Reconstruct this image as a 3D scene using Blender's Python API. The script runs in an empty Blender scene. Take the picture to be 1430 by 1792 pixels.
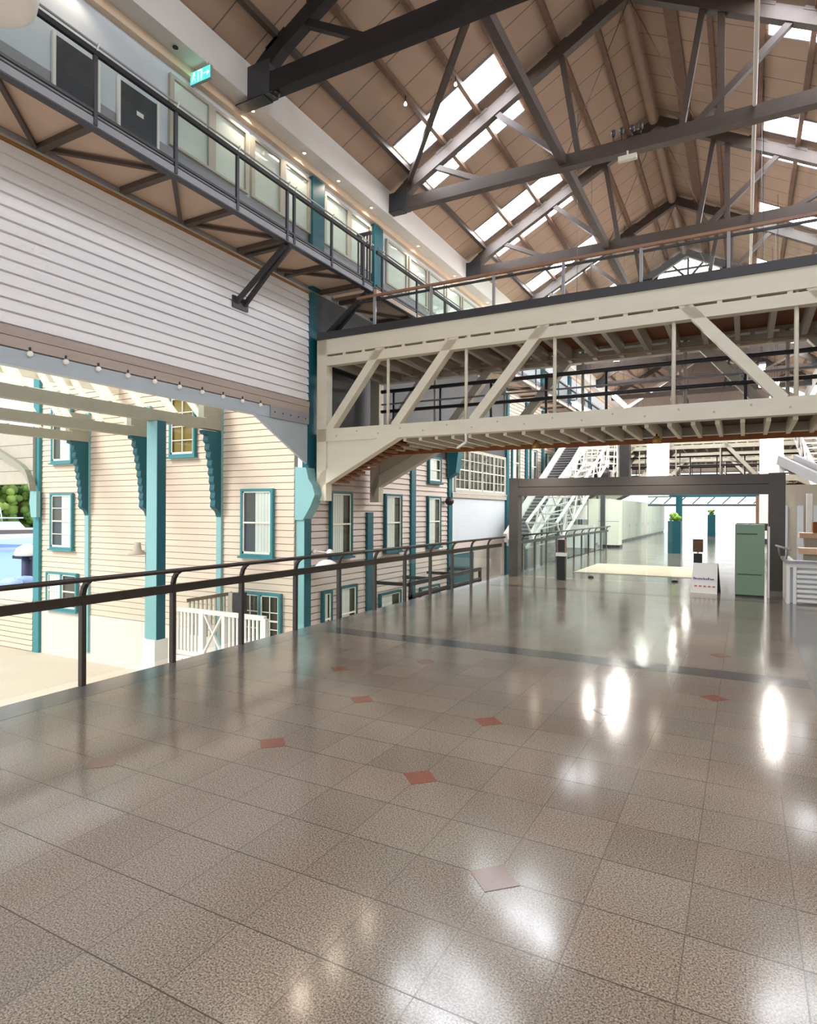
import bpy, bmesh, math, random
from mathutils import Vector, Matrix
random.seed(7)
SC = bpy.context.scene
COL = SC.collection
ORD = ['first', 'second', 'third', 'fourth', 'fifth', 'sixth', 'seventh', 'eighth', 'ninth', 'tenth', 'eleventh', 'twelfth',
       'thirteenth', 'fourteenth', 'fifteenth', 'sixteenth', 'seventeenth', 'eighteenth', 'nineteenth', 'twentieth']

# ------------------------------------------------------------------ materials
def lin(c):
    c = c / 255.0
    return c / 12.92 if c <= 0.04045 else ((c + 0.055) / 1.055) ** 2.4
def rgb(r, g, b): return (lin(r), lin(g), lin(b), 1.0)

def mat(name, col, rough=0.6, metal=0.0, var=0.12, scale=3.0, spec=0.4, stretch=(1, 1, 1)):
    m = bpy.data.materials.new(name); m.use_nodes = True
    nt = m.node_tree; b = nt.nodes['Principled BSDF']
    b.inputs['Roughness'].default_value = rough; b.inputs['Metallic'].default_value = metal
    b.inputs['Specular IOR Level'].default_value = spec
    c = rgb(*col)
    tc = nt.nodes.new('ShaderNodeTexCoord'); mp = nt.nodes.new('ShaderNodeMapping')
    mp.inputs['Scale'].default_value = stretch
    nz = nt.nodes.new('ShaderNodeTexNoise'); nz.inputs['Scale'].default_value = scale; nz.inputs['Detail'].default_value = 5
    mx = nt.nodes.new('ShaderNodeMix'); mx.data_type = 'RGBA'
    mx.inputs[6].default_value = tuple(v * (1 - var) for v in c[:3]) + (1,)
    mx.inputs[7].default_value = tuple(min(1, v * (1 + var)) for v in c[:3]) + (1,)
    nt.links.new(tc.outputs['Object'], mp.inputs['Vector']); nt.links.new(mp.outputs['Vector'], nz.inputs['Vector'])
    nt.links.new(nz.outputs['Fac'], mx.inputs[0]); nt.links.new(mx.outputs[2], b.inputs['Base Color'])
    return m

def emit(name, col, s):
    m = bpy.data.materials.new(name); m.use_nodes = True; nt = m.node_tree
    nt.nodes.remove(nt.nodes['Principled BSDF'])
    e = nt.nodes.new('ShaderNodeEmission'); e.inputs[0].default_value = rgb(*col); e.inputs[1].default_value = s
    nt.links.new(e.outputs[0], nt.nodes['Material Output'].inputs[0]); return m

def glassmat(name, tint=(225, 240, 235), refl=1.0):
    m = bpy.data.materials.new(name); m.use_nodes = True; nt = m.node_tree
    nt.nodes.remove(nt.nodes['Principled BSDF'])
    t = nt.nodes.new('ShaderNodeBsdfTransparent'); t.inputs[0].default_value = rgb(*tint)
    g = nt.nodes.new('ShaderNodeBsdfGlossy'); g.inputs['Roughness'].default_value = 0.02
    f = nt.nodes.new('ShaderNodeLayerWeight'); f.inputs['Blend'].default_value = 0.5
    pw = nt.nodes.new('ShaderNodeMath'); pw.operation = 'POWER'; pw.inputs[1].default_value = 4.0
    mu = nt.nodes.new('ShaderNodeMath'); mu.operation = 'MULTIPLY_ADD'; mu.inputs[1].default_value = .45 * refl; mu.inputs[2].default_value = .025 * refl
    mx = nt.nodes.new('ShaderNodeMixShader')
    nt.links.new(f.outputs['Facing'], pw.inputs[0]); nt.links.new(pw.outputs[0], mu.inputs[0]); nt.links.new(mu.outputs[0], mx.inputs[0])
    nt.links.new(t.outputs[0], mx.inputs[1]); nt.links.new(g.outputs[0], mx.inputs[2])
    nt.links.new(mx.outputs[0], nt.nodes['Material Output'].inputs[0]); return m

M = {}
M['siding'] = mat('white_weatherboard', (238, 236, 238), 0.55, var=0.05, scale=2, stretch=(1, .2, 4))
M['cream_siding'] = mat('cream_weatherboard', (214, 197, 179), 0.6, var=0.06, scale=2, stretch=(.3, .3, 4))
M['shade_siding'] = mat('shaded_cream_weatherboard', (200, 188, 180), 0.6, var=0.07, scale=2, stretch=(.3, .3, 4))  # same cream boards, with their shade put into the colour
M['fascia'] = mat('weathered_grey_boards', (176, 160, 150), 0.6, var=0.15, scale=4, stretch=(1, .15, 3))
M['bluebeam'] = mat('pale_blue_grey_paint', (176, 186, 194), 0.5, var=0.08)
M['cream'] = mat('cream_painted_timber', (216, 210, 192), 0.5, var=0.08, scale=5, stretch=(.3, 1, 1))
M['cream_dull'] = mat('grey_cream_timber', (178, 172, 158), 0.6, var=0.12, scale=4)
M['canopy_timber'] = mat('sage_grey_timber', (150, 150, 134), 0.6, var=0.12, scale=4)
M['rafter_cream'] = mat('pale_cream_rafter', (236, 230, 210), 0.6, var=0.05)
M['teal'] = mat('teal_paint', (58, 132, 140), 0.45, var=0.10, scale=4)
M['sunlit_teal'] = mat('sunlit_teal_tone', (128, 176, 180), 0.5, var=0.08, scale=4)  # teal with sunlight put into the colour, for lit post faces and brackets
M['teal_dark'] = mat('deep_and_shaded_teal', (16, 88, 100), 0.45, var=0.10, scale=4)  # deep teal, also the shaded tone for sides of posts and brackets
M['black_steel'] = mat('dark_painted_truss_timber', (76, 64, 57), 0.5, var=0.25, scale=4)
M['black_truss'] = mat('black_truss_timber', (34, 31, 32), 0.5, var=0.2, scale=4)
M['steel'] = mat('dark_grey_steel', (66, 66, 70), 0.4, metal=0.3, var=0.1)
M['rail'] = mat('bronze_dark_rail', (70, 64, 60), 0.35, metal=0.4, var=0.08)
M['portal'] = mat('bronze_aluminium', (84, 78, 74), 0.4, metal=0.4, var=0.08)
M['grey_paint'] = mat('mid_grey_paint', (150, 150, 154), 0.45, var=0.06)
M['dark_grey'] = mat('charcoal_panel', (64, 66, 70), 0.6, var=0.08)
M['white'] = mat('white_paint', (232, 230, 226), 0.5, var=0.03)
M['plaster'] = mat('warm_white_plaster', (214, 208, 202), 0.7, var=0.03)
M['peach'] = mat('peach_cornice', (214, 190, 164), 0.6, var=0.06)
M['gold'] = mat('brass_strip', (176, 132, 70), 0.4, metal=0.5, var=0.1)
M['soffit'] = mat('tan_soffit_board', (192, 168, 148), 0.7, var=0.1, scale=3)
M['bluegrey'] = mat('pale_blue_grey_panel', (206, 214, 222), 0.4, var=0.04)
M['purlin'] = mat('rusty_brown_purlin', (112, 84, 66), 0.6, var=0.35, scale=5)
M['pipe'] = mat('beige_pipe', (150, 124, 104), 0.5, var=0.12)
M['light_pipe'] = mat('pale_sprinkler_pipe', (214, 204, 192), 0.45, var=0.06)
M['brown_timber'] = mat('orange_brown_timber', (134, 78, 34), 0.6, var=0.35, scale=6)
M['under_timber'] = mat('dark_brown_floorboards', (92, 66, 50), 0.7, var=0.3, scale=5)  # dark brown underside boards of the bridge
M['wood_rail'] = mat('varnished_wood_handrail', (150, 112, 88), 0.35, var=0.15)
M['opal'] = mat('opal_glass', (245, 242, 238), 0.25, var=0.01)
M['curtain'] = mat('white_blind', (236, 236, 230), 0.7, var=0.04, scale=8, stretch=(6, 6, .2))
M['dark_pane'] = mat('dark_window_interior', (72, 70, 60), 0.4, var=0.3, scale=2)
M['amber_pane'] = mat('amber_window_interior', (140, 116, 60), 0.3, var=0.25, scale=2)
M['sash'] = mat('cream_sash', (238, 236, 222), 0.4, var=0.03)
M['glass'] = glassmat('clear_glass', (249, 252, 251))
M['door_glass'] = glassmat('green_tint_glass', (243, 250, 247), .8)
M['concrete'] = mat('pale_concrete', (206, 192, 174), 0.85, var=0.06, scale=.8)
M['belt'] = mat('ribbed_belt', (104, 102, 102), 0.6, var=0.15, scale=6)
M['lattice'] = mat('white_painted_steelwork', (222, 222, 220), 0.45, var=0.08)
M['cab'] = mat('ivory_cabinet', (240, 240, 226), 0.45, var=0.03)
M['black'] = mat('black_plastic', (34, 32, 34), 0.4, var=0.1)
M['sage'] = mat('sage_green_cabinet', (122, 148, 126), 0.4, var=0.06)
M['sage_dark'] = mat('dark_sage_groove', (64, 82, 68), 0.5, var=0.06)
M['mat_peach'] = mat('sand_coloured_mat', (220, 200, 176), 0.9, var=0.1, scale=6)
M['leaf'] = mat('bright_leaf', (128, 172, 60), 0.6, var=0.3, scale=9)
M['tree'] = mat('tree_foliage', (150, 172, 80), 0.8, var=0.5, scale=1.2)
M['tree_dark'] = mat('dark_tree_foliage', (112, 138, 66), 0.8, var=0.5, scale=1.2)
M['bark'] = mat('bark', (92, 76, 60), 0.9, var=0.2)
M['hull'] = mat('white_gelcoat', (246, 246, 248), 0.2, var=0.02)
M['hull_blue'] = mat('blue_hull', (150, 178, 224), 0.25, var=0.05)
M['boat_glass'] = mat('dark_boat_window', (112, 98, 92), 0.15, var=0.1)
M['pile'] = mat('navy_pile', (46, 48, 76), 0.6, var=0.1)
M['deckwood'] = mat('peach_bench_timber', (226, 190, 158), 0.5, var=0.12, scale=6)
M['poster'] = mat('brown_poster_print', (112, 86, 52), 0.5, var=0.6, scale=14)
M['ink'] = mat('navy_ink', (84, 88, 132), 0.6, var=0.1)
M['red_ink'] = mat('red_ink', (206, 126, 112), 0.6, var=0.1)
M['exit_green'] = emit('lit_exit_green', (70, 226, 180), 1.7)
M['exit_white'] = emit('lit_exit_white', (230, 255, 248), 1.8)
M['sky_panel'] = emit('lit_skylight_sheet', (242, 247, 255), 20.0)
M['arch_panel'] = emit('lit_arch_window', (255, 252, 250), 2.2)
M['fill'] = emit('added_fill', (255, 250, 242), 130.0)
M['fill_far'] = emit('added_fill_far', (255, 250, 242), 330.0)
M['warm_lamp'] = emit('warm_downlight', (255, 214, 160), 9.0)
M['spot_glow'] = emit('spot_glow', (255, 236, 214), 6.0)

# water
wm = mat('harbour_water', (128, 170, 222), 0.35, var=0.12, scale=.6, stretch=(1, .25, 1)); M['water'] = wm

# roof lining with sheet seams
def roofmat():
    m = mat('brown_roof_lining', (166, 140, 120), 0.75, var=0.10, scale=1.5)
    nt = m.node_tree; b = nt.nodes['Principled BSDF']
    tc = nt.nodes.new('ShaderNodeTexCoord'); sp = nt.nodes.new('ShaderNodeSeparateXYZ')
    nt.links.new(tc.outputs['Object'], sp.inputs[0])
    a = nt.nodes.new('ShaderNodeMath'); a.operation = 'DIVIDE'; a.inputs[1].default_value = 0.92
    f = nt.nodes.new('ShaderNodeMath'); f.operation = 'FRACT'
    g = nt.nodes.new('ShaderNodeMath'); g.operation = 'LESS_THAN'; g.inputs[1].default_value = 0.035
    nt.links.new(sp.outputs['Y'], a.inputs[0]); nt.links.new(a.outputs[0], f.inputs[0]); nt.links.new(f.outputs[0], g.inputs[0])
    old = b.inputs['Base Color'].links[0].from_socket
    mx = nt.nodes.new('ShaderNodeMix'); mx.data_type = 'RGBA'; mx.inputs[7].default_value = rgb(112, 92, 78)
    nt.links.new(g.outputs[0], mx.inputs[0]); nt.links.new(old, mx.inputs[6]); nt.links.new(mx.outputs[2], b.inputs['Base Color'])
    return m
M['roof'] = roofmat()

TILE = 0.3925
def floormat():
    m = bpy.data.materials.new('polished_granite_tiles'); m.use_nodes = True; nt = m.node_tree; N = nt.nodes; L = nt.links
    b = N['Principled BSDF']; b.inputs['Specular IOR Level'].default_value = 0.75
    tc = N.new('ShaderNodeTexCoord'); sp = N.new('ShaderNodeSeparateXYZ'); L.new(tc.outputs['Object'], sp.inputs[0])
    def mth(op, a, v=None, c=None):
        n = N.new('ShaderNodeMath'); n.operation = op
        for i, s in enumerate((a, v, c)):
            if s is None: continue
            if isinstance(s, (int, float)): n.inputs[i].default_value = s
            else: L.new(s, n.inputs[i])
        return n.outputs[0]
    tx = mth('DIVIDE', mth('ADD', sp.outputs['X'], 0.98 + 40 * TILE), TILE)
    ty = mth('DIVIDE', mth('ADD', sp.outputs['Y'], -2.664 + 40 * TILE), TILE)
    cx, cy = mth('FLOOR', tx), mth('FLOOR', ty)
    ex = mth('ABSOLUTE', mth('SUBTRACT', mth('FRACT', tx), 0.5)); ey = mth('ABSOLUTE', mth('SUBTRACT', mth('FRACT', ty), 0.5))
    joint = mth('MAXIMUM', mth('MULTIPLY', mth('GREATER_THAN', ex, 0.5 - 0.0065), 0.6), mth('GREATER_THAN', ey, 0.5 - 0.0075))
    cb = N.new('ShaderNodeCombineXYZ'); L.new(cx, cb.inputs[0]); L.new(cy, cb.inputs[1])
    wn = N.new('ShaderNodeTexWhiteNoise'); wn.noise_dimensions = '2D'; L.new(cb.outputs[0], wn.inputs['Vector'])
    base = N.new('ShaderNodeMix'); base.data_type = 'RGBA'
    base.inputs[6].default_value = rgb(132, 123, 115); base.inputs[7].default_value = rgb(144, 134, 126)
    L.new(wn.outputs['Value'], base.inputs[0])
    nz = N.new('ShaderNodeTexNoise'); nz.inputs['Scale'].default_value = 130; nz.inputs['Detail'].default_value = 8; nz.inputs['Roughness'].default_value = .75; L.new(tc.outputs['Object'], nz.inputs['Vector'])
    cr = N.new('ShaderNodeValToRGB'); cr.color_ramp.elements[0].position = .41; cr.color_ramp.elements[1].position = .60
    cr.color_ramp.elements[0].color = (.22, .21, .20, 1); cr.color_ramp.elements[1].color = (1.5, 1.47, 1.43, 1)
    L.new(nz.outputs['Fac'], cr.inputs[0])
    mu = N.new('ShaderNodeMix'); mu.data_type = 'RGBA'; mu.blend_type = 'MULTIPLY'; mu.inputs[0].default_value = 1
    L.new(base.outputs[2], mu.inputs[6]); L.new(cr.outputs[0], mu.inputs[7])
    big = N.new('ShaderNodeTexNoise'); big.inputs['Scale'].default_value = 1.3; L.new(tc.outputs['Object'], big.inputs['Vector'])
    tint = N.new('ShaderNodeMix'); tint.data_type = 'RGBA'; tint.blend_type = 'MULTIPLY'; tint.inputs[0].default_value = 1
    tint.inputs[6].default_value = (1, .93, .90, 1)
    cr2 = N.new('ShaderNodeValToRGB'); cr2.color_ramp.elements[0].position = .35; cr2.color_ramp.elements[1].position = .65
    cr2.color_ramp.elements[0].color = (1.0, .93, .88, 1); cr2.color_ramp.elements[1].color = (.94, .98, .93, 1)
    L.new(big.outputs['Fac'], cr2.inputs[0]); L.new(mu.outputs[2], tint.inputs[6]); L.new(cr2.outputs[0], tint.inputs[7])
    jm = N.new('ShaderNodeMix'); jm.data_type = 'RGBA'; jm.inputs[7].default_value = rgb(72, 64, 58)
    L.new(joint, jm.inputs[0]); L.new(tint.outputs[2], jm.inputs[6]); L.new(jm.outputs[2], b.inputs['Base Color'])
    r = mth('ADD', mth('MULTIPLY', big.outputs['Fac'], 0.09), 0.085)
    L.new(mth('ADD', r, mth('MULTIPLY', joint, 0.12)), b.inputs['Roughness'])
    return m
M['floor'] = floormat()
M['red_granite'] = mat('red_granite_inlay', (126, 80, 68), 0.14, var=0.3, scale=80, spec=0.6)
M['pale_red'] = mat('pale_pink_granite_inlay', (124, 100, 92), 0.16, var=0.25, scale=80, spec=0.6)
M['dark_granite'] = mat('charcoal_granite_strip', (78, 76, 76), 0.14, var=0.3, scale=90, spec=0.6)
M['mid_granite'] = mat('grey_granite_border', (112, 110, 106), 0.13, var=0.3, scale=90, spec=0.6)

# ------------------------------------------------------------------ mesh helpers
class MB:
    def __init__(s): s.bm = bmesh.new(); s.mi = 0
    def _f(s, vs):
        try:
            f = s.bm.faces.new(vs); f.material_index = s.mi; return f
        except ValueError: return None
    def hexa(s, p):
        v = [s.bm.verts.new(q) for q in p]
        for i in ((3, 2, 1, 0), (4, 5, 6, 7), (0, 1, 5, 4), (1, 2, 6, 5), (2, 3, 7, 6), (3, 0, 4, 7)): s._f([v[j] for j in i])
        return s
    def box(s, x0, x1, y0, y1, z0, z1):
        return s.hexa([(x0, y0, z0), (x1, y0, z0), (x1, y1, z0), (x0, y1, z0), (x0, y0, z1), (x1, y0, z1), (x1, y1, z1), (x0, y1, z1)])
    def beam(s, p, q, w, h, up=(0, 0, 1)):
        p, q = Vector(p), Vector(q); d = (q - p).normalized(); u = Vector(up)
        if abs(d.dot(u)) > .98: u = Vector((0, 1, 0))
        a = d.cross(u).normalized() * w / 2; c = a.cross(d).normalized() * h / 2
        return s.hexa([p - a - c, p + a - c, q + a - c, q - a - c, p - a + c, p + a + c, q + a + c, q - a + c])
    def tube(s, p, q, r, n=10, r2=None):
        p, q = Vector(p), Vector(q); d = (q - p).normalized(); u = Vector((0, 0, 1)) if abs(d.z) < .9 else Vector((0, 1, 0))
        a = d.cross(u).normalized(); c = a.cross(d); r2 = r if r2 is None else r2
        A = [s.bm.verts.new(p + (a * math.cos(2 * math.pi * i / n) + c * math.sin(2 * math.pi * i / n)) * r) for i in range(n)]
        B = [s.bm.verts.new(q + (a * math.cos(2 * math.pi * i / n) + c * math.sin(2 * math.pi * i / n)) * r2) for i in range(n)]
        for i in range(n):
            f = s._f([A[i], A[(i + 1) % n], B[(i + 1) % n], B[i]])
            if f: f.smooth = True
        s._f(A[::-1]); s._f(B); return s
    def prism(s, pts, vec):
        v = Vector(vec); A = [s.bm.verts.new(p) for p in pts]; B = [s.bm.verts.new(Vector(p) + v) for p in pts]
        s._f(A[::-1]); s._f(B); n = len(pts)
        for i in range(n): s._f([A[i], A[(i + 1) % n], B[(i + 1) % n], B[i]])
        return s
    def lathe(s, c, prof, n=20, ax='z'):
        rings = []
        for r, z in prof:
            ring = []
            for i in range(n):
                t = 2 * math.pi * i / n
                ring.append(s.bm.verts.new(Vector(c) + Vector((r * math.cos(t), r * math.sin(t), z))))
            rings.append(ring)
        for a, b in zip(rings, rings[1:]):
            for i in range(n):
                f = s._f([a[i], a[(i + 1) % n], b[(i + 1) % n], b[i]])
                if f: f.smooth = True
        s._f(rings[0][::-1]); s._f(rings[-1]); return s
    def ball(s, c, r, sub=2, sq=(1, 1, 1)):
        mtx = Matrix.Translation(c) @ Matrix.Diagonal((r * sq[0], r * sq[1], r * sq[2], 1))
        g = bmesh.ops.create_icosphere(s.bm, subdivisions=sub, radius=1, matrix=mtx)
        for v in g['verts']:
            for f in v.link_faces: f.smooth = True; f.material_index = s.mi
        return s
    def quad(s, *p): s._f([s.bm.verts.new(q) for q in p]); return s
    def build(s, name, m, parent=None):
        bmesh.ops.recalc_face_normals(s.bm, faces=s.bm.faces[:])
        me = bpy.data.meshes.new(name); s.bm.to_mesh(me); s.bm.free()
        for k in (m if isinstance(m, (list, tuple)) else [m]): me.materials.append(M[k] if isinstance(k, str) else k)
        o = bpy.data.objects.new(name, me); COL.objects.link(o)
        if parent is not None: o.parent = parent; o.matrix_parent_inverse = Matrix.Identity(4)
        return o
def tag(o, label, cat, group=None, kind=None):
    o['label'] = label; o['category'] = cat
    if group: o['group'] = group
    if kind: o['kind'] = kind
    return o
def thing(name, label, cat, loc=(0, 0, 0), rz=0, group=None, kind=None):
    o = bpy.data.objects.new(name, None); COL.objects.link(o); o.location = loc; o.rotation_euler = (0, 0, rz)
    o.empty_display_size = .2
    return tag(o, label, cat, group, kind)
def copy_tree(o, parent=None):
    c = o.copy(); COL.objects.link(c); c.parent = parent
    for ch in list(o.children): copy_tree(ch, c)
    return c

# ------------------------------------------------------------------ camera
W_, H_, FPX, CAMH = 1430, 1792, 1094.0, 1.65
yaw = math.atan2(1303 - 715, FPX); roll = math.radians(.3); pitch = math.radians(-.1)
F = Vector((-math.sin(yaw) * math.cos(pitch), math.cos(yaw) * math.cos(pitch), math.sin(pitch)))
R = Vector((math.cos(yaw), math.sin(yaw), 0)); U = R.cross(F)
R2 = R * math.cos(roll) + U * math.sin(roll); U2 = -R * math.sin(roll) + U * math.cos(roll)
cd = bpy.data.cameras.new('camera'); cam = bpy.data.objects.new('camera', cd); COL.objects.link(cam)
cd.sensor_fit = 'VERTICAL'; cd.sensor_height = 36.0; cd.lens = FPX * 36.0 / H_; cd.clip_start = .05; cd.clip_end = 600
mm = Matrix(((R2.x, U2.x, -F.x, 0), (R2.y, U2.y, -F.y, 0), (R2.z, U2.z, -F.z, CAMH), (0, 0, 0, 1)))
cam.matrix_world = mm; SC.camera = cam

# ------------------------------------------------------------------ setting: floors, ground, water
XL, XR = -5.45, .95            # hall walkway edges
b = MB()
b.mi = 0; b.box(XL, 7.0, -6, 13.6, -.35, 0); b.box(XL, XR, 13.6, 29, -.35, 0); b.box(-8, 4.0, 29, 58, -.35, 0)
b.mi = 3
for (y0, y1) in ((6.95, 7.29), (13.2, 13.46)): b.box(XL + .36, .56, y0, y1, -.02, .0015)
b.mi = 4; b.box(XL + .001, XL + .36, -6, 29, -.02, .0014); b.box(.57, .93, -6, 29, -.02, .0014)
dia = [(-.982, 2.66, 2), (-2.937, 3.446, 1), (-1.76, 3.446, 1), (-2.937, 4.62, 1), (-1.76, 4.62, 1), (-.228, 6.178, 1), (-3.71, 5.41, 1),
       (-1.0, 5.33, 2), (-3.68, 2.643, 2), (-.24, 8.06, 1), (-3.07, 6.12, 2)]
for (x, y, k) in dia:
    b.mi = k; h = .118
    b.prism([(x - h, y, -.01), (x, y - h, -.01), (x + h, y, -.01), (x, y + h, -.01)], (0, 0, .0125))
fl = b.build('floor', ['floor', 'red_granite', 'pale_red', 'dark_granite', 'mid_granite'])
tag(fl, 'polished speckled granite tile floor with small red diamond inlays and dark strips', 'floor', kind='structure')

GZ = -3.25
tag(MB().box(-40.8, 8, -14, 62, GZ - .6, GZ).build('ground', 'concrete'), 'sunlit pale concrete ground outside the hall, below the railing', 'ground', kind='structure')
tag(MB().box(-400, -40.8, -160, 300, -5.2, -4.4).build('water', 'water'), 'blue harbour water beyond the quay edge', 'water', kind='structure')

# ------------------------------------------------------------------ siding helper
def clap(b, axis, plane, u0, u1, z0, z1, pitch, out, lip=.034, gap=.03, back=.14):
    """lapped boards; axis 'x': plane x=plane, u along y, outward = out (+1/-1) in x; axis 'y': plane y, u along x"""
    def P(u, o, z): return (plane + out * o, u, z) if axis == 'x' else (u, plane + out * o, z)
    n = max(1, round((z1 - z0) / pitch)); p = (z1 - z0) / n
    prof = [(-back, z0)]
    for i in range(n):
        za = z0 + i * p
        prof += [(-.03, za), (-.03, za + gap), (lip, za + gap), (lip * .35, za + p)]
    prof += [(-back, z1)]
    A = [b.bm.verts.new(P(u0, o, z)) for o, z in prof]; B = [b.bm.verts.new(P(u1, o, z)) for o, z in prof]
    for i in range(len(prof) - 1): b._f([A[i], A[i + 1], B[i + 1], B[i]])
    b._f([A[-1], A[0], B[0], B[-1]]); b._f(A); b._f(B[::-1])

# hall wall over the open side
b = MB(); clap(b, 'x', -10, -8, 13.05, 4.47, 7.26, .2, 1)
tag(b.build('wall_left', 'siding'), 'white weatherboard wall above the open side of the hall', 'wall', kind='structure')
b = MB(); b.box(-10.1, -9.94, -8, 13.05, 4.32, 4.46); b.box(-10.1, -9.955, -8, 13.05, 4.15, 4.315)
tag(b.build('trim_1', 'fascia'), 'weathered grey fascia boards along the bottom of the white siding', 'trim', kind='structure')
tag(MB().box(-10.1, -9.945, -8, 13.05, 7.275, 7.31).build('trim_2', 'gold'), 'thin brass capping strip on top of the white siding', 'trim', kind='structure')
b = MB(); b.box(-10.14, -9.98, -8, 13.02, 3.87, 4.13)
lb = b.build('lintel_beam', 'bluebeam')
tag(lb, 'pale blue-grey timber beam under the white siding, hung with globe lights', 'beam', kind='structure')
# gusset brace at the right end of the beam
kb = thing('knee_brace', 'pale grey triangular plywood knee brace between the blue-grey beam and teal corner post', 'brace', (-10, 13, 2.85))
MB().prism([(-.06, -1.96, 1.02), (-.06, .03, 0), (-.06, .03, 1.3), (-.06, -1.6, 1.3)], (.07, 0, 0)).build('plate', 'bluebeam', kb)
MB().box(.01, .05, -1.45, .04, 1.02, 1.3).build('splice_timber', 'grey_paint', kb)
bb = MB()
for i in range(5): bb.tube((.045, -1.3 + i * .3, 1.16), (.065, -1.3 + i * .3, 1.16), .018, 8)
bb.build('bolt_row', 'steel', kb)

for i in range(10):
    y = 1.784 * (3.286 + .3325 * i)
    t = thing('globe_light', f'white globe bulb on the blue-grey beam, {ORD[i]} from the left', 'light bulb', (-9.95, y, 4.10), group='globe bulbs along the blue-grey beam')
    MB().ball((0, 0, 0), .05, 2).build('globe', 'opal', t)
    MB().tube((0, 0, .045), (0, 0, .10), .018, 8).build('socket', 'steel', t)

# ------------------------------------------------------------------ facade of the wing outside (faces -Y) and its return along the hall (faces +X)
NY = 12.9
def nx(x): return x * 1.024
def nz(z): return (z - 1.65) * 1.024 + 1.65
b = MB(); clap(b, 'y', NY, -21.15, -10.3, -1.75, 7.2, .178, -1, lip=.022, gap=.017)
tag(b.build('wall_outer', 'cream_siding'), 'sunlit cream weatherboard facade of the wing outside the hall', 'wall', kind='structure')
tag(MB().box(-21.15, -10.3, NY - .03, NY + .12, GZ, -1.75).build('baseboard_outer', 'plaster'), 'smooth pale plinth along the foot of the cream facade', 'plinth', kind='structure')
b = MB(); clap(b, 'y', NY - .1, -27.5, -21.5, GZ, -1.4, .178, -1)
tag(b.build('wall_low', 'cream_siding'), 'low cream weatherboard wall left of the facade corner', 'wall', kind='structure')

EX = -10.05
b = MB(); clap(b, 'x', EX, 13.25, 22.0, GZ, 3.6, .178, 1)
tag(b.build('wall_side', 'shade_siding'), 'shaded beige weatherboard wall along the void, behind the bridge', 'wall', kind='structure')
tag(MB().box(EX - .12, EX, 13.25, 22.0, 3.6, 7.4).build('wall_upper', 'dark_grey'), 'dark grey upper wall behind the timber bridge', 'wall', kind='structure')
tag(MB().box(EX - .12, EX, 22.0, 28.4, .42, 2.19).build('wall_panel', 'bluegrey'), 'smooth pale lilac-grey wall panel left of the entrance portal', 'wall', kind='structure')
tag(MB().box(EX - .12, EX, 22.0, 28.4, GZ, .42).build('wall_foot', 'shade_siding'), 'beige lower wall below the lilac-grey panel', 'wall', kind='structure')
tag(MB().box(EX - .12, EX + .1, 22.0, 28.4, 2.19, 2.36).build('trim_3', 'cream_dull'), 'ledge on top of the lilac-grey wall panel', 'trim', kind='structure')
tag(MB().box(EX - .12, EX, 22.0, 28.4, 4.2, 7.4).build('wall_band', 'dark_grey'), 'dark wall above the multi-pane windows', 'wall', kind='structure')
b = MB(); clap(b, 'x', EX, 28.4, 58, GZ, 7.4, .178, 1)
tag(b.build('wall_far', 'shade_siding'), 'far weatherboard wall along the left void', 'wall', kind='structure')

wn = [0]
def window(label, rz, loc, w, h, bars=(1, 1), curtain=.6, side=1, pane='dark_pane', frame='teal', lights=1):
    """double-hung window; local +x along wall, -y outward, origin at bottom left"""
    wn[0] += 1
    t = thing(f'window_{wn[0]}', label, 'window', loc, rz, kind='structure')
    f = .07
    fb = MB(); fb.box(-f, 0, -.10, .0, -f, h + f); fb.box(w, w + f, -.10, .0, -f, h + f); fb.box(0, w, -.10, 0, h, h + f); fb.box(0, w, -.10, 0, -f, 0); fb.box(-f - .05, w + f + .05, -.15, -.01, -f - .05, -f)
    for k in range(1, lights): fb.box(w * k / lights - .035, w * k / lights + .035, -.10, 0, 0, h)
    fb.build('window_frame', frame, t)
    MB().box(0.001, w - .001, -.012, -.002, 0.001, h - .001).build('interior', pane, t)
    if curtain > 0:
        cb = MB(); n = 10; cw = w * curtain; x0 = .03 if side > 0 else w - cw - .03
        for k in range(n): cb.box(x0 + cw * k / n, x0 + cw * (k + .93) / n, -.030 - .006 * (k % 2), -.014, .05, h - .02)
        cb.build('blind', 'curtain', t)
    sb = MB(); s = .035
    for k in range(lights):
        a, c = w * k / lights + (.036 if k else 0.002), w * (k + 1) / lights - (.036 if k < lights - 1 else 0.002)
        sb.box(a, a + s, -.075, -.045, .0, h); sb.box(c - s, c, -.075, -.045, .0, h); sb.box(a, c, -.075, -.045, 0, .06); sb.box(a, c, -.075, -.045, h - s, h)
        sb.box(a, c, -.078, -.045, h * .5 - .022, h * .5 + .022)
        for j in range(1, bars[0] + 1): sb.box(a + (c - a) * j / (bars[0] + 1) - .012, a + (c - a) * j / (bars[0] + 1) + .012, -.07, -.05, 0.05, h)
        for j in range(1, bars[1] + 1): sb.box(a, c, -.07, -.05, h * j / (bars[1] + 1) - .012, h * j / (bars[1] + 1) + .012)
    sb.build('sash', 'sash', t)
    MB().box(.003, w - .003, -.061, -.058, .003, h - .003).build('pane', 'glass', t)
    return t
Z3 = math.pi / 2
window('teal-framed sash window on the cream facade, nearest the teal corner post', 0, (nx(-11.70), NY - .03, nz(.50)), .98, 1.68, (0, 1), .55, -1)
window('teal-framed sash window at the far left of the cream facade', 0, (nx(-20.0), NY - .03, nz(.42)), 1.05, 1.72, (0, 3), .5, -1)
window('amber-lit upper window on the cream facade under the canopy beam', 0, (nx(-14.42), NY - .03, nz(3.22)), .9, 2.0, (1, 4), 0, 1, 'amber_pane')
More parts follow.
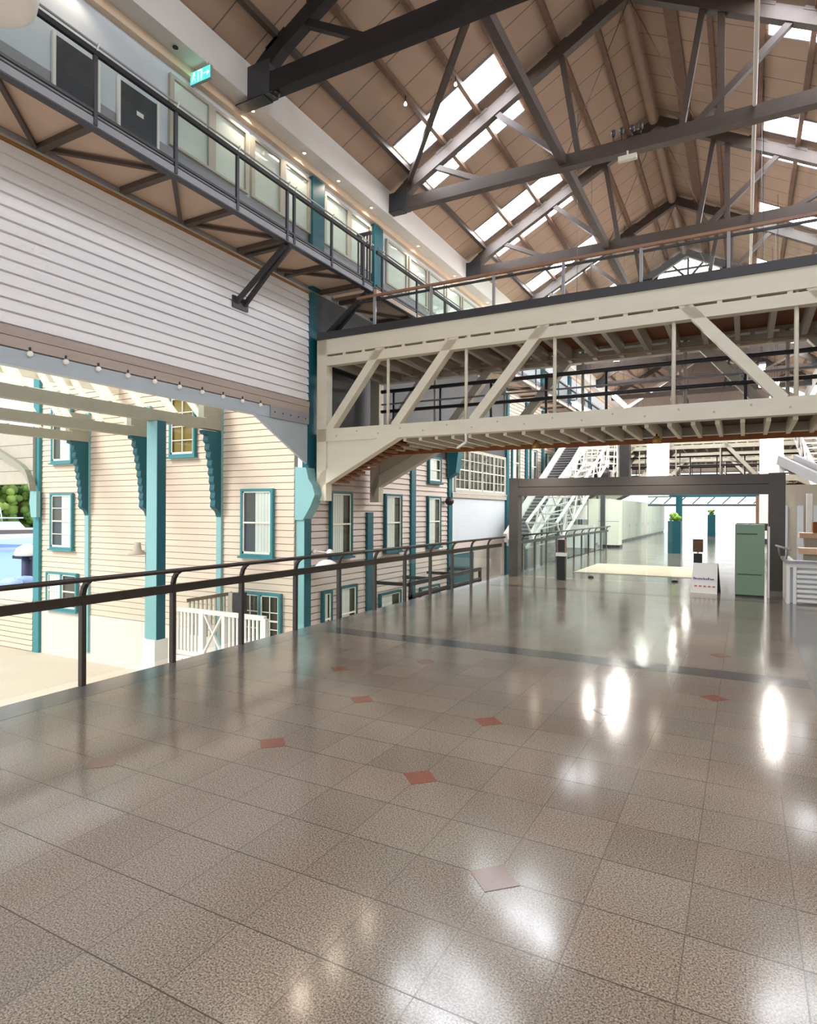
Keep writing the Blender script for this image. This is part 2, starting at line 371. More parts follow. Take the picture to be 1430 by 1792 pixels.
window('small upper window at the far left of the cream facade', 0, (nx(-19.95), NY - .03, nz(3.22)), .95, 1.7, (0, 1), .6, -1)
window('paired lower window behind the white picket fence', 0, (nx(-11.74), NY - .03, -1.95), 1.3, 1.34, (1, 2), .0, 1, 'dark_pane', 'teal', 2)
window('paired lower window at the far left of the facade, behind the railing', 0, (nx(-20.2), NY - .03, -1.62), 1.5, 1.1, (0, 1), .45, 1, 'dark_pane', 'teal', 2)
for i, yy in enumerate((14.1, 17.05, 20.05)):
    window(['first', 'second', 'third'][i] + ' teal-framed sash window on the shaded beige wall under the bridge', Z3, (EX + .03, yy, .42), .93, 1.70, (0, 1), .6, 1, 'dark_pane', 'teal_dark')
for i, (yy, w) in enumerate(((13.75, .3), (14.55, .75), (16.75, 1.2), (19.5, 1.4))):
    window(['narrow low window beside the corner post, below floor level', 'low window below floor level, left of the dark awning', 'low teal window under the left end of the dark awning', 'low teal window under the right end of the dark awning'][i],
           Z3, (EX + .03, yy, -2.0), w, [1.4, 1.45, 1.0, .9][i], (0, 0), .6, 1, 'dark_pane', 'teal_dark')
window('small upper window on the beige wall just under the bridge brace', Z3, (EX + .03, 20.1, 2.75), .9, .8, (0, 0), .7, 1, 'dark_pane', 'teal_dark')
window('row of dark multi-pane windows above the lilac-grey panel', Z3, (EX + .02, 22.4, 2.5), 5.7, 1.62, (2, 3), .0, 1, 'dark_pane', 'cream_dull', 4)
for i in range(8):
    for j, z in enumerate((.42, 3.2)):
        if j and i > 4: continue
        window(f'{["lower", "upper"][j]} teal window of the far left wall, {ORD[i]} bay beyond the panel', Z3, (EX + .03, 29.2 + 2.97 * i, z), 1.0, 1.7, (0, 1), .6, 1, 'dark_pane', 'teal_dark')

# pilasters on the facade with carved brackets, canopy beams and rafters
PX = [nx(-12.57), nx(-15.4), nx(-18.2)]
names = ['right', 'middle', 'left']
for i, x in enumerate(PX):
    t = thing('pilaster', f'teal pilaster with scalloped bracket on the cream facade, {ORD[i]} from the corner post', 'pilaster', (x, NY, GZ), group='teal pilasters on the cream facade')
    MB().box(-.09, .09, -.10, 0, .3, 8).build('post', 'sunlit_teal', t)
    z0 = 1.45 - GZ; z1 = 3.80 - GZ
    prof = [(0, -.1, z0), (0, -.16, z0 + .15)]
    n = 9
    for k in range(n):
        za = z0 + .25 + (z1 - z0 - .35) * k / n; d = .20 + .32 * (k / n) ** 1.6
        prof += [(0, -.1 - d, za), (0, -.1 - d - .035, za + .05), (0, -.1 - d - .01, za + (z1 - z0 - .35) / n * .9)]
    prof += [(0, -.72, z1 - .08), (0, -.72, z1), (0, -.1, z1)]
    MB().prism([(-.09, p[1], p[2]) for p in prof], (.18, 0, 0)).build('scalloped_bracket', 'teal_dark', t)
zb = [3.84, 3.80, 3.80]
for i, x in enumerate(PX):
    t = thing('canopy_beam', f'grey-green canopy beam landing on the {ORD[i]} bracket from the corner post', 'beam', (x, NY, zb[i] + .13), group='canopy beams over the passage', kind='thing')
    MB().box(-.12, .12, -12, -.1, -.13, .14).build('timber', 'canopy_timber', t)
    MB().box(-.10, .10, -.75, -.1, .14, .75).build('end_post', 'canopy_timber', t)
    for k in range(11):
        y = -.7 - .95 * k
        MB().beam((.05, y, .1), (-1.35, y, 1.55), .09, .16).build('rafter', 'rafter_cream', t)
    MB().box(-1.5, -1.35, -12, -.1, 1.3, 1.6).build('purlin', 'rafter_cream', t)
# outer corner post and cream knee brace
t = thing('corner_post', 'blue teal corner post at the left end of the cream facade', 'post', (-21.32, 12.78, GZ))
MB().box(-.16, .16, 0, .16, 0, 10).build('post', 'teal', t)
MB().prism([(-.05, -.14, 4.62), (.26, -.14, 4.62), (.26, -.14, 5.5), (-.1, -.14, 5.5), (-.14, -.14, 5.1)], (0, .135, 0)).build('bracket', 'sunlit_teal', t)
t = thing('arched_brace', 'cream arched knee brace and boarded soffit at the far left, above the water view', 'brace', (-21.32, 12.5, 0))
lo = [(.10, 2.25), (-.03, 2.55), (-.16, 2.74), (-.45, 2.93), (-1.13, 3.22), (-1.83, 3.5), (-3.4, 4.1)]
m = MB()
L0 = [m.bm.verts.new((x, 0, z)) for x, z in lo]; H0 = [m.bm.verts.new((x - .02, 0, z + .24)) for x, z in lo]
L1 = [m.bm.verts.new((x, .22, z)) for x, z in lo]; H1 = [m.bm.verts.new((x - .02, .22, z + .24)) for x, z in lo]
for i in range(len(lo) - 1):
    m._f([L0[i], L0[i + 1], H0[i + 1], H0[i]]); m._f([L1[i], H1[i], H1[i + 1], L1[i + 1]]); m._f([L0[i], L1[i], L1[i + 1], L0[i + 1]]); m._f([H0[i], H0[i + 1], H1[i + 1], H1[i]])
m._f([L0[0], H0[0], H1[0], L1[0]]); m._f([L0[-1], L1[-1], H1[-1], H0[-1]])
m.build('brace_timber', 'canopy_timber', t)
m = MB(); clap(m, 'y', .19, -3.4, -.02, 2.5, 4.3, .45, -1, lip=.012, gap=.015); m.build('boarding', 'cream_dull', t)

# free-standing teal post below the front canopy beam
t = thing('canopy_post', 'tall teal square post standing in front of the cream facade', 'post', (-12.855, 10.7, GZ))
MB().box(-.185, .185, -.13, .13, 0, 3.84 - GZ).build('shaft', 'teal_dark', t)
MB().box(-.18, .18, -.145, -.131, 1.7, 3.83 - GZ).build('sunlit_face', 'sunlit_teal', t)  # thin slab that carries the sunlit tone of the post front
MB().box(-.25, .2, -.2, .2, 0, 1.7).build('plinth', 'white', t)

# hall corner post with light bracket
t = thing('hall_corner_post', 'teal corner post between the cream facade and the bridge, with carved bracket', 'post', (-10.15, 13.1, GZ))
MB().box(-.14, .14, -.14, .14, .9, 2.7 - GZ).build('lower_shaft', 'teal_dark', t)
MB().box(-.135, .135, -.152, -.141, .95, 1.4 - GZ).build('sunlit_face', 'sunlit_teal', t)  # sunlit tone of the shaft front, laid on as a thin slab
MB().box(-.15, .15, -.15, .15, .1, .9).build('white_base', 'white', t)
MB().box(-.02, .19, -.05, .30, 2.55 - GZ, 7.3 - GZ).build('upper_shaft', 'teal_dark', t)
g = [(-.14, 1.4), (.12, 1.4), (.36, 1.75), (.50, 2.05), (.42, 2.3), (.30, 2.45), (.22, 2.75), (-.14, 2.78)]
MB().prism([(x, -.2, z - GZ) for x, z in g], (0, .36, 0)).build('carved_bracket', 'sunlit_teal', t)

for i, yy in enumerate((16.1, 18.9, 21.95)):
    t = thing('wall_pilaster', f'narrow teal pilaster on the shaded beige wall, {ORD[i]} from the bridge', 'pilaster', (EX, yy, GZ), group='teal pilasters on the beige wall', kind='thing')
    MB().box(0, .1, -.16, .16, 0, 1.6 - GZ + (2 if i else 0)).build('shaft', 'teal_dark', t)
for i in range(11):
    t = thing('wall_pilaster', f'teal pilaster on the far left wall, {ORD[i]} bay beyond the panel', 'pilaster', (EX, 28.5 + 2.97 * i, GZ), kind='thing')
    MB().box(0, .12, -.15, .15, 0, 7.3 - GZ).build('shaft', 'teal_dark', t)
tag(MB().prism([(-9.94, 21.6, 3.4), (-9.94, 21.6, 2.9), (-9.6, 21.6, 3.1), (-9.45, 21.6, 4.3), (-9.94, 21.6, 4.3)], (0, .4, 0)).build('wall_bracket', 'teal_dark'), 'teal scroll bracket high on the wall beside the multi-pane windows', 'bracket')
MB().box(0, .1, -.15, .15, 0, .1).bm.free()

# lamps on the walls
t = thing('gooseneck_lamp', 'tan gooseneck wall lamp on the cream facade left of the teal post', 'lamp', (-15.8, NY - .02, .62))
MB().tube((.45, 0, .04), (.25, -.25, .10), .02, 8).tube((.25, -.25, .10), (0, -.4, .05), .02, 8).build('arm', 'sash', t)
MB().lathe((0, -.4, -.3), [(.26, 0), (.25, .05), (.12, .14), (.09, .36), (.0, .37)], 16).build('shade', 'cream_dull', t)
t = thing('enamel_lamp', 'white enamel dome lamp on an arm beside the hall corner post', 'lamp', (-9.95, 13.3, .58))
MB().tube((0, 0, 0), (.42, .05, -.02), .016, 8).build('arm', 'white', t)
MB().ball((0, 0, 0), .06, 2).ball((.45, .06, -.02), .09, 2).build('knuckle', 'white', t)
MB().lathe((.36, .06, -.44), [(.34, 0), (.33, .03), (.22, .16), (.1, .22), (.0, .23)], 20).build('shade', 'white', t)
t = thing('wall_spotlight', 'small black round spotlight on the beige wall at the edge of the panel', 'spotlight', (-9.8, 21.5, 2.02))
MB().ball((0, 0, 0), .17, 2).build('head', 'black', t); MB().tube((-.2, .1, 0), (0, 0, 0), .03, 8).build('arm', 'black', t)

# picket fence outside
t = thing('picket_fence', 'white picket fence with cross braces behind the railing, beside the teal post', 'fence', (-12.6, 11.0, GZ))
zt, w = 2.38, 3.0
MB().box(0, w, -.05, .05, zt, zt + .1).build('top_rail', 'white', t); MB().box(0, w, -.04, .04, zt - 1.05, zt - .95).build('bottom_rail', 'white', t)
for x in (1.05, 1.75, w): MB().box(x - .05, x + .05, -.06, .06, zt - 1.3, zt + .04).build('post', 'white', t)
MB().beam((1.1, -.03, zt - .95), (1.7, -.03, zt), .04, .07, (0, 1, 0)).beam((1.1, .0, zt), (1.7, .0, zt - .95), .04, .07, (0, 1, 0)).build('cross_brace', 'white', t)
for i in range(24):
    x = .08 + i * .122
    if 1.02 < x < 1.78: continue
    MB().box(x - .025, x + .025, -.02, .02, zt - 1.0, zt).build('picket', 'white', t)
for i in range(24): MB().box(.05 + i * .12, .10 + i * .12, -.02, .02, zt - 1.75, zt - 1.1).build('lower_picket', 'white', t) if i % 2 == 0 else None
MB().box(0, w, -.03, .03, zt - 1.16, zt - 1.08).build('lower_rail', 'white', t)
t = thing('stair_balustrade', 'shaded tan picket balustrade behind the white picket fence', 'fence', (-13.4, 12.2, GZ))
MB().beam((0, 0, 2.42), (1.6, 0, 2.72), .07, .09).build('top_rail', 'bark', t)
for i in range(10): MB().box(.05 + i * .16, .1 + i * .16, -.02, .02, 1.5, 2.45 + i * .03).build('picket', 'cream_dull', t)
MB().box(1.55, 1.68, -.06, .06, 0, 2.75).build('newel_post', 'cream_dull', t)
MB().box(1.72, 1.95, -.05, .2, 0, 2.75).build('dark_post', 'steel', t)

wn[0] += 0
t = thing('door_3', 'teal door panel on the lower level, below the lilac-grey wall panel', 'door', (EX + .01, 22.3, -1.6), kind='structure')
MB().box(0, .05, 0, 2.1, 0, 1.55).build('leaf', 'teal_dark', t); MB().box(0, .07, -.08, 0, 0, 1.62).build('frame_post', 'grey_paint', t)
# dark awning on the lower level
t = thing('pergola_awning', 'dark steel awning frame against the beige wall, below floor level', 'awning', (EX, 16.3, GZ))
for z in (2.68, 2.3):
    MB().box(1.3, 1.4, 0, 5.6, z, z + .12).build('front_beam', 'black', t)
for k in range(4): MB().box(.1, 1.35, k * 1.8, k * 1.8 + .08, 2.66, 2.76).build('cross_beam', 'black', t)
for k in (0.0, 2.9, 5.5): MB().box(1.3, 1.4, k, k + .09, 0, 2.7).build('leg', 'black', t)

# ------------------------------------------------------------------ glass railings
def railing(label, y0, ys, y1, x=XL + .01):
    t = thing('glass_railing', label, 'railing', (x, y0, 0))
    L = y1 - y0
    MB().box(-.022, .022, 0, L, .755, .842).build('mid_rail', 'rail', t)
    MB().tube((.10, 0, 1.0), (.10, L, 1.0), .024, 12).build('handrail', 'rail', t)
    for y in ys:
        p = MB().box(-.028, .028, y - y0 - .022, y - y0 + .022, .0, .80)
        pp = p.build('post', 'rail', t); p = MB()
        a = [(0, .80), (.005, .86), (.025, .92), (.06, .965), (.10, .985)]
        for (x0, z0), (x1, z1) in zip(a, a[1:]): p.beam((x0, y - y0, z0), (x1, y - y0, z1 + .004), .035, .045, (0, 1, 0))
        p.build('handrail_bracket', 'rail', pp)
    e = [y0] + list(ys) + [y1]
    for a, c in zip(e, e[1:]):
        if c - a > .15: MB().box(-.006, .006, a - y0 + .03, c - y0 - .03, .06, .75).build('glass_pane', 'glass', t)
    return t
railing('long bronze handrail with glass panes along the left edge of the near floor', -1, [3.70 + 1.048 * (k - 4) for k in range(0, 15)], 15.1)
railing('bronze and glass railing beyond the entrance portal', 15.75, [16.8 + 1.2 * k for k in range(11)], 29.2)

# ------------------------------------------------------------------ timber bridge
BY, BY2 = 13.2, 16.1
def bridge(label, rails=True):
    t = thing('timber_bridge', label, 'bridge', (0, 0, 0))
    x0, x1 = -9.8, 4.95
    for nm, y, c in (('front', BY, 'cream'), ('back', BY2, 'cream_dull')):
        s = 1 if nm == 'front' else -1
        ya, yb = (y, y + .26) if s > 0 else (y - .26, y)
        MB().box(x0, x1, ya, yb, 3.43, 3.755).build('lower_chord', c, t)
        MB().box(x0, x1, ya, yb, 5.67, 6.06).build('upper_chord', c, t)
        m = MB().box(x0, x1, ya + .02, yb - .02, 5.39, 5.62)
        for k in range(26): m.box(x0 + .2 + k * .57, x0 + .29 + k * .57, ya + .02, yb - .02, 5.62, 5.67)
        m.build('packing_timber', c, t)
        for (a, e) in ((-9.48, -7.885), (-7.53, -5.89), (-5.48, -3.78)):
            MB().beam((a, (ya + yb) / 2, 3.72), (e, (ya + yb) / 2, 5.72), .2, .22, (0, 1, 0)).build('diagonal', c, t)
            a2, e2 = -4.86 - a, -4.86 - e
            MB().beam((a2, (ya + yb) / 2, 3.72), (e2, (ya + yb) / 2, 5.72), .2, .22, (0, 1, 0)).build('diagonal', c, t)
        for x in (-7.75, -5.67, -3.61, -1.245, .815, 2.9):
            MB().tube((x, ya + .13, 3.5), (x, ya + .13, 5.9), .04, 8).build('tie_rod', c, t)
        MB().box(-9.82, -9.52, ya, yb, 1.9, 6.06).build('end_post', c, t)
        MB().box(4.7, 4.95, ya, yb, 1.9, 6.06).build('end_post', c, t)
        # inclined brace and boarded infill at both ends
        for sgn, xo in ((1, 0), (-1, -4.86)):
            def X(v): return v if sgn > 0 else xo - v
            MB().prism([(X(-9.72), ya, 2.02), (X(-9.6), ya, 2.3), (X(-7.38), ya, 3.43), (X(-8.0), ya, 3.43), (X(-9.7), ya, 2.62), (X(-9.8), ya, 2.3)], (0, yb - ya, 0)).build('knee_brace', c, t)
            MB().prism([(X(-9.72), ya + .05, 2.6), (X(-8.0), ya + .05, 3.43), (X(-9.72), ya + .05, 3.43)], (0, .12, 0)).build('infill_panel', c, t)
    # bolts on the front lower chord
    for k in range(22):
        MB().tube((-9.2 + k * .62, BY - .012, 3.56 + .09 * (k % 2)), (-9.2 + k * .62, BY + .01, 3.56 + .09 * (k % 2)), .022, 8).build('bolt', 'cream_dull', t)
    # slatted soffit between the knee braces
    ms = MB()
    for k in range(12):
        f = k / 12; x = -9.5 + 2.0 * f; z = 2.42 + 1.0 * f
        ms.beam((x, BY + .27, z), (x, BY + 1.0, z), .1, .06)
    ms.build('soffit_slats', 'brown_timber', t)
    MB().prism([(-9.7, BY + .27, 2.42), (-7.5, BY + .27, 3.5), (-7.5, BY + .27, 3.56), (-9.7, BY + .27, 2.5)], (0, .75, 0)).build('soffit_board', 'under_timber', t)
    # joists and boards
    for k in range(34):
        x = x0 + .3 + k * .43
        if x < x1 - .1: MB().box(x - .04, x + .04, BY + .26, BY2 - .26, 3.36, 3.62).build('lower_joist', 'cream', t)
    for k in range(24):
        x = x0 + .35 + k * .62
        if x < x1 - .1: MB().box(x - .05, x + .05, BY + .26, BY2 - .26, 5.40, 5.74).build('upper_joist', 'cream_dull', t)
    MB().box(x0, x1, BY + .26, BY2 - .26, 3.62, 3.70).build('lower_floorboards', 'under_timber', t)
    MB().box(x0, x1, BY + .26, BY2 - .26, 5.74, 5.84).build('upper_floorboards', 'brown_timber', t)
    MB().box(x0, x1, BY2 - .3, BY2 - .24, 3.28, 3.40).build('ledger_board', 'brown_timber', t)
    MB().box(x0, x1, BY - .04, BY2, 6.06, 6.24).build('upper_deck', 'steel', t)
    # upper glass balustrade
    for y in (BY + .02, BY2 - .1):
        bh = MB().beam((-8.6, y, 6.97), (x1, y, 6.97), .07, .055).build('balustrade', 'wood_rail', t)
        MB().beam((-8.6, y + .05, 6.88), (x1, y + .05, 6.88), .05, .045).build('subrail', 'steel', bh)
        for k in range(9):
            x = -8.09 + k * 1.56
            MB().box(x - .03, x + .03, y - .02, y + .04, 6.24, 6.95).build('baluster', 'grey_paint', bh)
            MB().box(x + .05, x + 1.51, y - .006, y + .006, 6.30, 6.86).build('glass_pane', 'glass', bh)
    # lower walkway rails inside the back truss
    yr = BY2 - .32
    for z, r, c in ((4.55, .05, 'steel'), (5.13, .055, 'steel'), (4.76, .025, 'grey_paint')):
        MB().tube((-9.4, yr, z), (x1 - .3, yr, z), r, 8).build('walkway_rail', c, t)
    for k in range(10): MB().tube((-9.0 + 1.5 * k, yr + .02, 3.7), (-9.0 + 1.5 * k, yr + .02, 5.12), .035, 8).build('rail_post', 'steel', t)
    if rails:
        t2 = MB()
    return t
br = bridge('cream painted timber truss bridge crossing the hall, glass balustrade on top')
br2 = copy_tree(br); br2.location = (0, 27.0, 0); br2['label'] = 'second timber truss bridge, far down the hall beyond the portal'
br3 = copy_tree(br); br3.location = (0, 37.5, .0); br3['label'] = 'third timber truss bridge, farthest down the hall'
for o in (br, br2, br3): o['group'] = 'timber bridges across the hall'
# pale pipe with fittings hung through the bridge
tag(MB().tube((-8.4, 15.3, 5.42), (4.6, 15.3, 5.28), .03, 8).build('conduit_pipe', 'pipe'), 'thin pinkish pipe running between the two bridge decks', 'pipe')
t = thing('hook_fixture', 'white hooked bracket hanging under the lower bridge chord', 'bracket', (-5.6, 13.15, 3.4))
MB().tube((0, 0, .02), (.02, -.02, -.18), .03, 8).tube((.02, -.02, -.18), (-.2, -.02, -.30), .03, 8).build('arm', 'white', t)
for i, x in enumerate((-4.4, -1.7)):
    t = thing('bridge_spotlight', f'small cream spotlight under the lower bridge joists, {"left" if i == 0 else "right"} of the two', 'spotlight', (x, 14.6, 3.36))
    MB().tube((0, 0, 0), (0, 0, -.06), .02, 8).build('stem', 'black', t); MB().lathe((0, 0, -.22), [(.09, 0), (.09, .1), (.05, .17)], 12).build('head', 'gold', t); MB().lathe((0, 0, -.225), [(.075, 0), (.075, .004)], 12).build('lens', 'warm_lamp', t)
    ld = bpy.data.lights.new('bridge_lamp', 'SPOT'); ld.energy = 160; ld.color = (1, .92, .80); ld.spot_size = 2.6; ld.spot_blend = .7; ld.shadow_soft_size = .09
    lo = bpy.data.objects.new('lamp', ld); COL.objects.link(lo); lo.parent = t; lo.location = (0, 0, -.25)

# ------------------------------------------------------------------ cantilevered gallery walkway
DX = 1.43
t = thing('gallery_walkway', 'steel framed gallery walkway cantilevered above the white siding, glass railing', 'walkway', (-10, 0, 7.36))
Y0, Y1 = -7.5, 13.9
def gallery(t, Y0, Y1, ys, diag, fascia='grey_paint'):
    MB().box(DX - .09, DX, Y0, Y1, 0, .13).build('edge_beam', fascia, t)
    MB().box(DX - .12, DX + .02, Y0, Y1, -.025, .0).build('edge_flange', 'steel', t)
    MB().box(.03, DX - .09, Y0, Y1, .10, .17).build('soffit_board', 'soffit', t)
    MB().box(.03, DX - .02, Y0, Y1, .172, .2).build('deck', 'grey_paint', t)
    for y in ys:
        MB().beam((.06, y, .045), (DX - .1, y, .045), .12, .09).build('cross_beam', 'black_steel', t)
        MB().box(DX - .03, DX + .02, y - .03, y + .03, .02, 1.12).build('post', 'steel', t)
        MB().beam((DX - .0, y, 1.1), (DX + .05, y + .02, 1.24), .035, .02, (0, 1, 0)).build('post_tip', 'white', t)
    for a, c in diag: MB().beam((.08, a, .04), (DX - .12, c, .04), .07, .06).build('diagonal_brace', 'black_steel', t)
    MB().box(DX - .03, DX + .01, Y0, Y1, .2, .245).build('bottom_rail', 'steel', t)
    MB().box(DX - .03, DX + .03, Y0, Y1, 1.06, 1.14).build('top_rail', 'black', t)
    MB().tube((DX + .03, Y0, 1.2), (DX + .03, Y1, 1.2), .018, 8).build('handrail', 'grey_paint', t)
    e = [Y0] + list(ys) + [Y1]
    for a, c in zip(e, e[1:]):
        if c - a > .3: MB().box(DX - .012, DX - .002, a + .05, c - .05, .26, 1.05).build('glass_pane', 'glass', t)
ys = [-5.8, -4.3, -2.85, -1.4, .1, 1.57, 3.05, 4.52, 6.0, 7.5, 8.97, 10.45, 10.68, 12.07, 13.45]
gallery(t, Y0, Y1, ys, [(-3.0, -4.2), (-2.8, -1.5), (1.5, .2), (1.65, 3.0), (5.9, 4.6), (6.0, 7.4), (8.8, 7.55), (8.93, 10.35), (11.6, 10.75), (11.7, 12.9)])
def strut(y, lab):
    s = thing('gallery_strut', lab, 'strut', (-10, y, 6.25))
    for d in (-.1, .16): MB().beam((.03, d, 0), (DX - .06, 0 + d * .3, 1.05), .10, .07, (0, 1, 0)).build('bar', 'steel', s)
    MB().box(0.03, .07, -.22, .26, -.12, .14).build('wall_plate', 'steel', s)
strut(10.5, 'twin steel strut bracing the gallery walkway from the white siding')
strut(13.75, 'steel strut bracing the gallery walkway behind the bridge end')
t = thing('gallery_walkway', 'continuation of the left gallery walkway beyond the timber bridge', 'walkway', (-10, 0, 7.36))
gallery(t, 14.1, 57, [14.4 + 2.0 * k for k in range(21)], [(15 + 4.1 * k, 17 + 4.1 * k) for k in range(9)], 'soffit')
# access stair handrail beyond the gate
t = thing('gallery_gate', 'narrow dark steel gate frame across the gallery walkway', 'gate', (-8.75, 13.7, 7.56))
for k in range(5): MB().box(-.15 + k * .09, -.12 + k * .09, -.02, .02, 0, 1.25).build('bar', 'steel', t)
MB().box(-.17, .26, -.03, .03, 1.2, 1.28).build('top_rail', 'steel', t)
MB().ball((.3, .2, .15), .16, 2).bm.free()

# gallery wall, windows, teal columns, cornice, soffit and fascia beam
tag(MB().box(-10.15, -10.0, -8, 58, 7.38, 8.78).build('wall_skirting', 'grey_paint'), 'grey skirting band at the foot of the gallery wall', 'wall', kind='structure')
tag(MB().box(-10.15, -10.0, -8, 58, 8.78, 10.6).build('wall_gallery', 'bluegrey'), 'pale blue-grey gallery wall under the eave', 'wall', kind='structure')
tag(MB().box(-10.05, -9.86, -8, 58, 10.36, 10.54).build('cornice_molding', 'peach'), 'peach coloured cornice strip along the top of the gallery wall', 'cornice', kind='structure')
tag(MB().box(-10.2, -9.605, -8, 58, 10.545, 10.62).build('ceiling_soffit', 'plaster'), 'flat white soffit over the gallery walkway', 'soffit', kind='structure')
tag(MB().box(-9.6, -9.46, -8, 58, 10.54, 11.28).build('eave_beam', 'plaster'), 'broad white fascia beam along the left eave', 'beam', kind='structure')
for i, (a, c) in enumerate(((6.26, 7.01), (7.46, 8.26))):
    t = thing(f'door_{i + 1}', f'dark grey door on the pale gallery wall, {"left" if i == 0 else "right"} of the pair', 'door', (-9.99, a, 8.0), kind='structure')
    MB().box(0, .03, 0, c - a, 0, 1.41).build('leaf', 'dark_grey', t)
    MB().box(0, .05, -.05, 0, 0, 1.45).build('frame_post', 'white', t); MB().box(0, .05, c - a, c - a + .05, 0, 1.45).build('frame_post', 'white', t)
    if i: MB().box(.03, .035, .35, .5, .96, 1.04).build('notice', 'white', t)
def gwin(i, y, w, lab):
    wn[0] += 1
    s = thing(f'window_{wn[0]}', lab, 'window', (-9.995, y, 8.8), 0, kind='structure')
    MB().box(0, .015, 0.05, w - .05, 0.05, 1.33).build('blind', 'curtain', s)
    MB().box(0, .07, -.05, .05, 0, 1.4).box(0, .07, w - .05, w + .05, 0, 1.4).box(0, .07, .05, w - .05, 0, .05).box(0, .07, .05, w - .05, 1.33, 1.4).build('frame', 'cream_dull', s)
    MB().box(.04, .045, .05, w - .05, .05, 1.33).build('pane', 'glass', s)
for i, y in enumerate((8.6, 9.7, 10.9, 12.0)): gwin(i, y, 1.0, f'pale gallery window behind the near railing, {ORD[i]} from the dark panels')
for i, y in enumerate((13.7, 14.9)): gwin(i, y, 1.1, f'gallery window between the two teal columns, {ORD[i]} of two')
for i in range(8): gwin(i, 17.0 + i * 1.5, 1.3, f'gallery window beyond the second teal column, {ORD[i]} of the far row')
for i, y in enumerate((13.3, 16.35, 28.3, 34.2, 40.2, 46.1)):
    tag(MB().box(-10, -9.86, y - .25, y + .25, 7.4, 10.3).build('gallery_column', 'teal_dark'), f'dark teal column on the gallery wall, {ORD[i]} from the front', 'column', 'teal gallery columns', 'thing')

# exit sign
t = thing('exit_sign', 'green lit running-man exit sign hanging under the gallery soffit', 'sign', (-9.62, 9.05, 10.50))
MB().box(-.28, .28, -.03, .03, -.30, -.04).build('case', 'grey_paint', t)
MB().box(-.27, .27, -.036, -.031, -.29, -.05).build('face', 'exit_green', t)
m = MB(); y = -.041
m.ball((-.16, y, -.09), .022, 2, (1, .1, 1)).beam((-.16, y, -.11), (-.18, y, -.18), .004, .035, (0, 1, 0)).beam((-.18, y, -.18), (-.13, y, -.21), .004, .02, (0, 1, 0)).beam((-.13, y, -.21), (-.13, y, -.26), .004, .02, (0, 1, 0))
m.beam((-.18, y, -.18), (-.22, y, -.25), .004, .02, (0, 1, 0)).beam((-.16, y, -.125), (-.11, y, -.15), .004, .016, (0, 1, 0)).beam((-.16, y, -.125), (-.21, y, -.15), .004, .016, (0, 1, 0))
m.box(-.06, -.04, y - .002, y + .002, -.27, -.07).box(.02, .06, y - .002, y + .002, -.27, -.07).box(-.06, .06, y - .002, y + .002, -.08, -.065)
m.beam((.10, y, -.17), (.24, y, -.17), .004, .025, (0, 1, 0)).beam((.19, y, -.12), (.25, y, -.17), .004, .025, (0, 1, 0)).beam((.19, y, -.22), (.25, y, -.17), .004, .025, (0, 1, 0))
m.build('pictogram', 'exit_white', t)
MB().tube((-.2, 0, -.04), (-.2, 0, .04), .012, 6).tube((.2, 0, -.04), (.2, 0, .04), .012, 6).build('hanger', 'grey_paint', t)
for i, y in enumerate((8.45, 4.6, 6.5, 10.6, 12.45, 13.93, 15.61, 18.6, 21.6, 25)):  # the two nearest lit fittings are added to brighten the gallery
    s = thing('downlight', ('small unlit black fitting in the gallery soffit beside the exit sign' if i == 0 else f'small lit downlight in the gallery soffit, {ORD[i - 1]} from the front'), 'light', (-9.68, y, 10.535), group='soffit downlights')
    MB().lathe((0, 0, -.012), [(.055, 0), (.055, .012)], 14).build('trim_ring', 'white' if i else 'black', s)
    if i > 0:
        ld = bpy.data.lights.new('downlight_lamp', 'SPOT'); ld.energy = 22 if i < 3 else 55; ld.color = (1, .84, .64); ld.spot_size = 2.4; ld.spot_blend = .6; ld.shadow_soft_size = .05
        lo = bpy.data.objects.new('lamp', ld); COL.objects.link(lo); lo.parent = s; lo.location = (0, 0, -.03)
    if i > 0: MB().lathe((0, 0, -.014), [(.038, 0), (.038, .002)], 14).build('lens', 'warm_lamp', s)

# white drum pendant at upper left
t = thing('pendant_shade', 'large white drum pendant shade at the upper left corner, in front of the gallery railing', 'lamp', (-7.86, 4.03, 7.62))
MB().lathe((0, 0, 0), [(.0, .02), (.50, 0), (.58, .05), (.60, .16), (.60, .9), (.57, .95), (0, .97)], 36).build('shade', 'white', t)
MB().tube((0, 0, .96), (0, 0, 12.0 - 7.62), .012, 6).build('cord', 'steel', t)

# ------------------------------------------------------------------ roof
RX, RZ0, SL = -2.62, 11.33, .54
RZ = RZ0 + SL * (RX + 9.46)
def rz(x): return RZ - SL * abs(x - RX)
XF = 2 * RX + 9.46
for nm, xa, lab in (('ceiling_left', -9.7, 'left'), ('ceiling_right', XF + .24, 'right')):
    m = MB(); z = rz(xa)
    m.prism([(xa, -8, z), (RX, -8, RZ), (RX, -8, RZ + .1), (xa, -8, z + .1)], (0, 67.5, 0))
    tag(m.build(nm, 'roof'), f'brown sheet-lined {lab} roof slope', 'roof', kind='structure')
px = [-8.72, -7.65, -6.6, -5.55, -4.4, -3.5]
lv = ['lowest', 'second', 'third', 'fourth', 'fifth', 'topmost']
for side in (0, 1):
    for i, x in enumerate(px):
        xx = x if side == 0 else 2 * RX - x
        w = .12 if not (side and i >= 5) else .3
        m = MB().beam((xx, -7.5, rz(xx) - .085), (xx, 57, rz(xx) - .085), w, .14)
        tag(m.build('purlin', 'black_steel' if i == 0 else 'purlin'), f'{"rusty brown" if i else "dark"} purlin on the {"right" if side else "left"} roof slope, {lv[i]} of six', 'purlin', 'roof purlins')
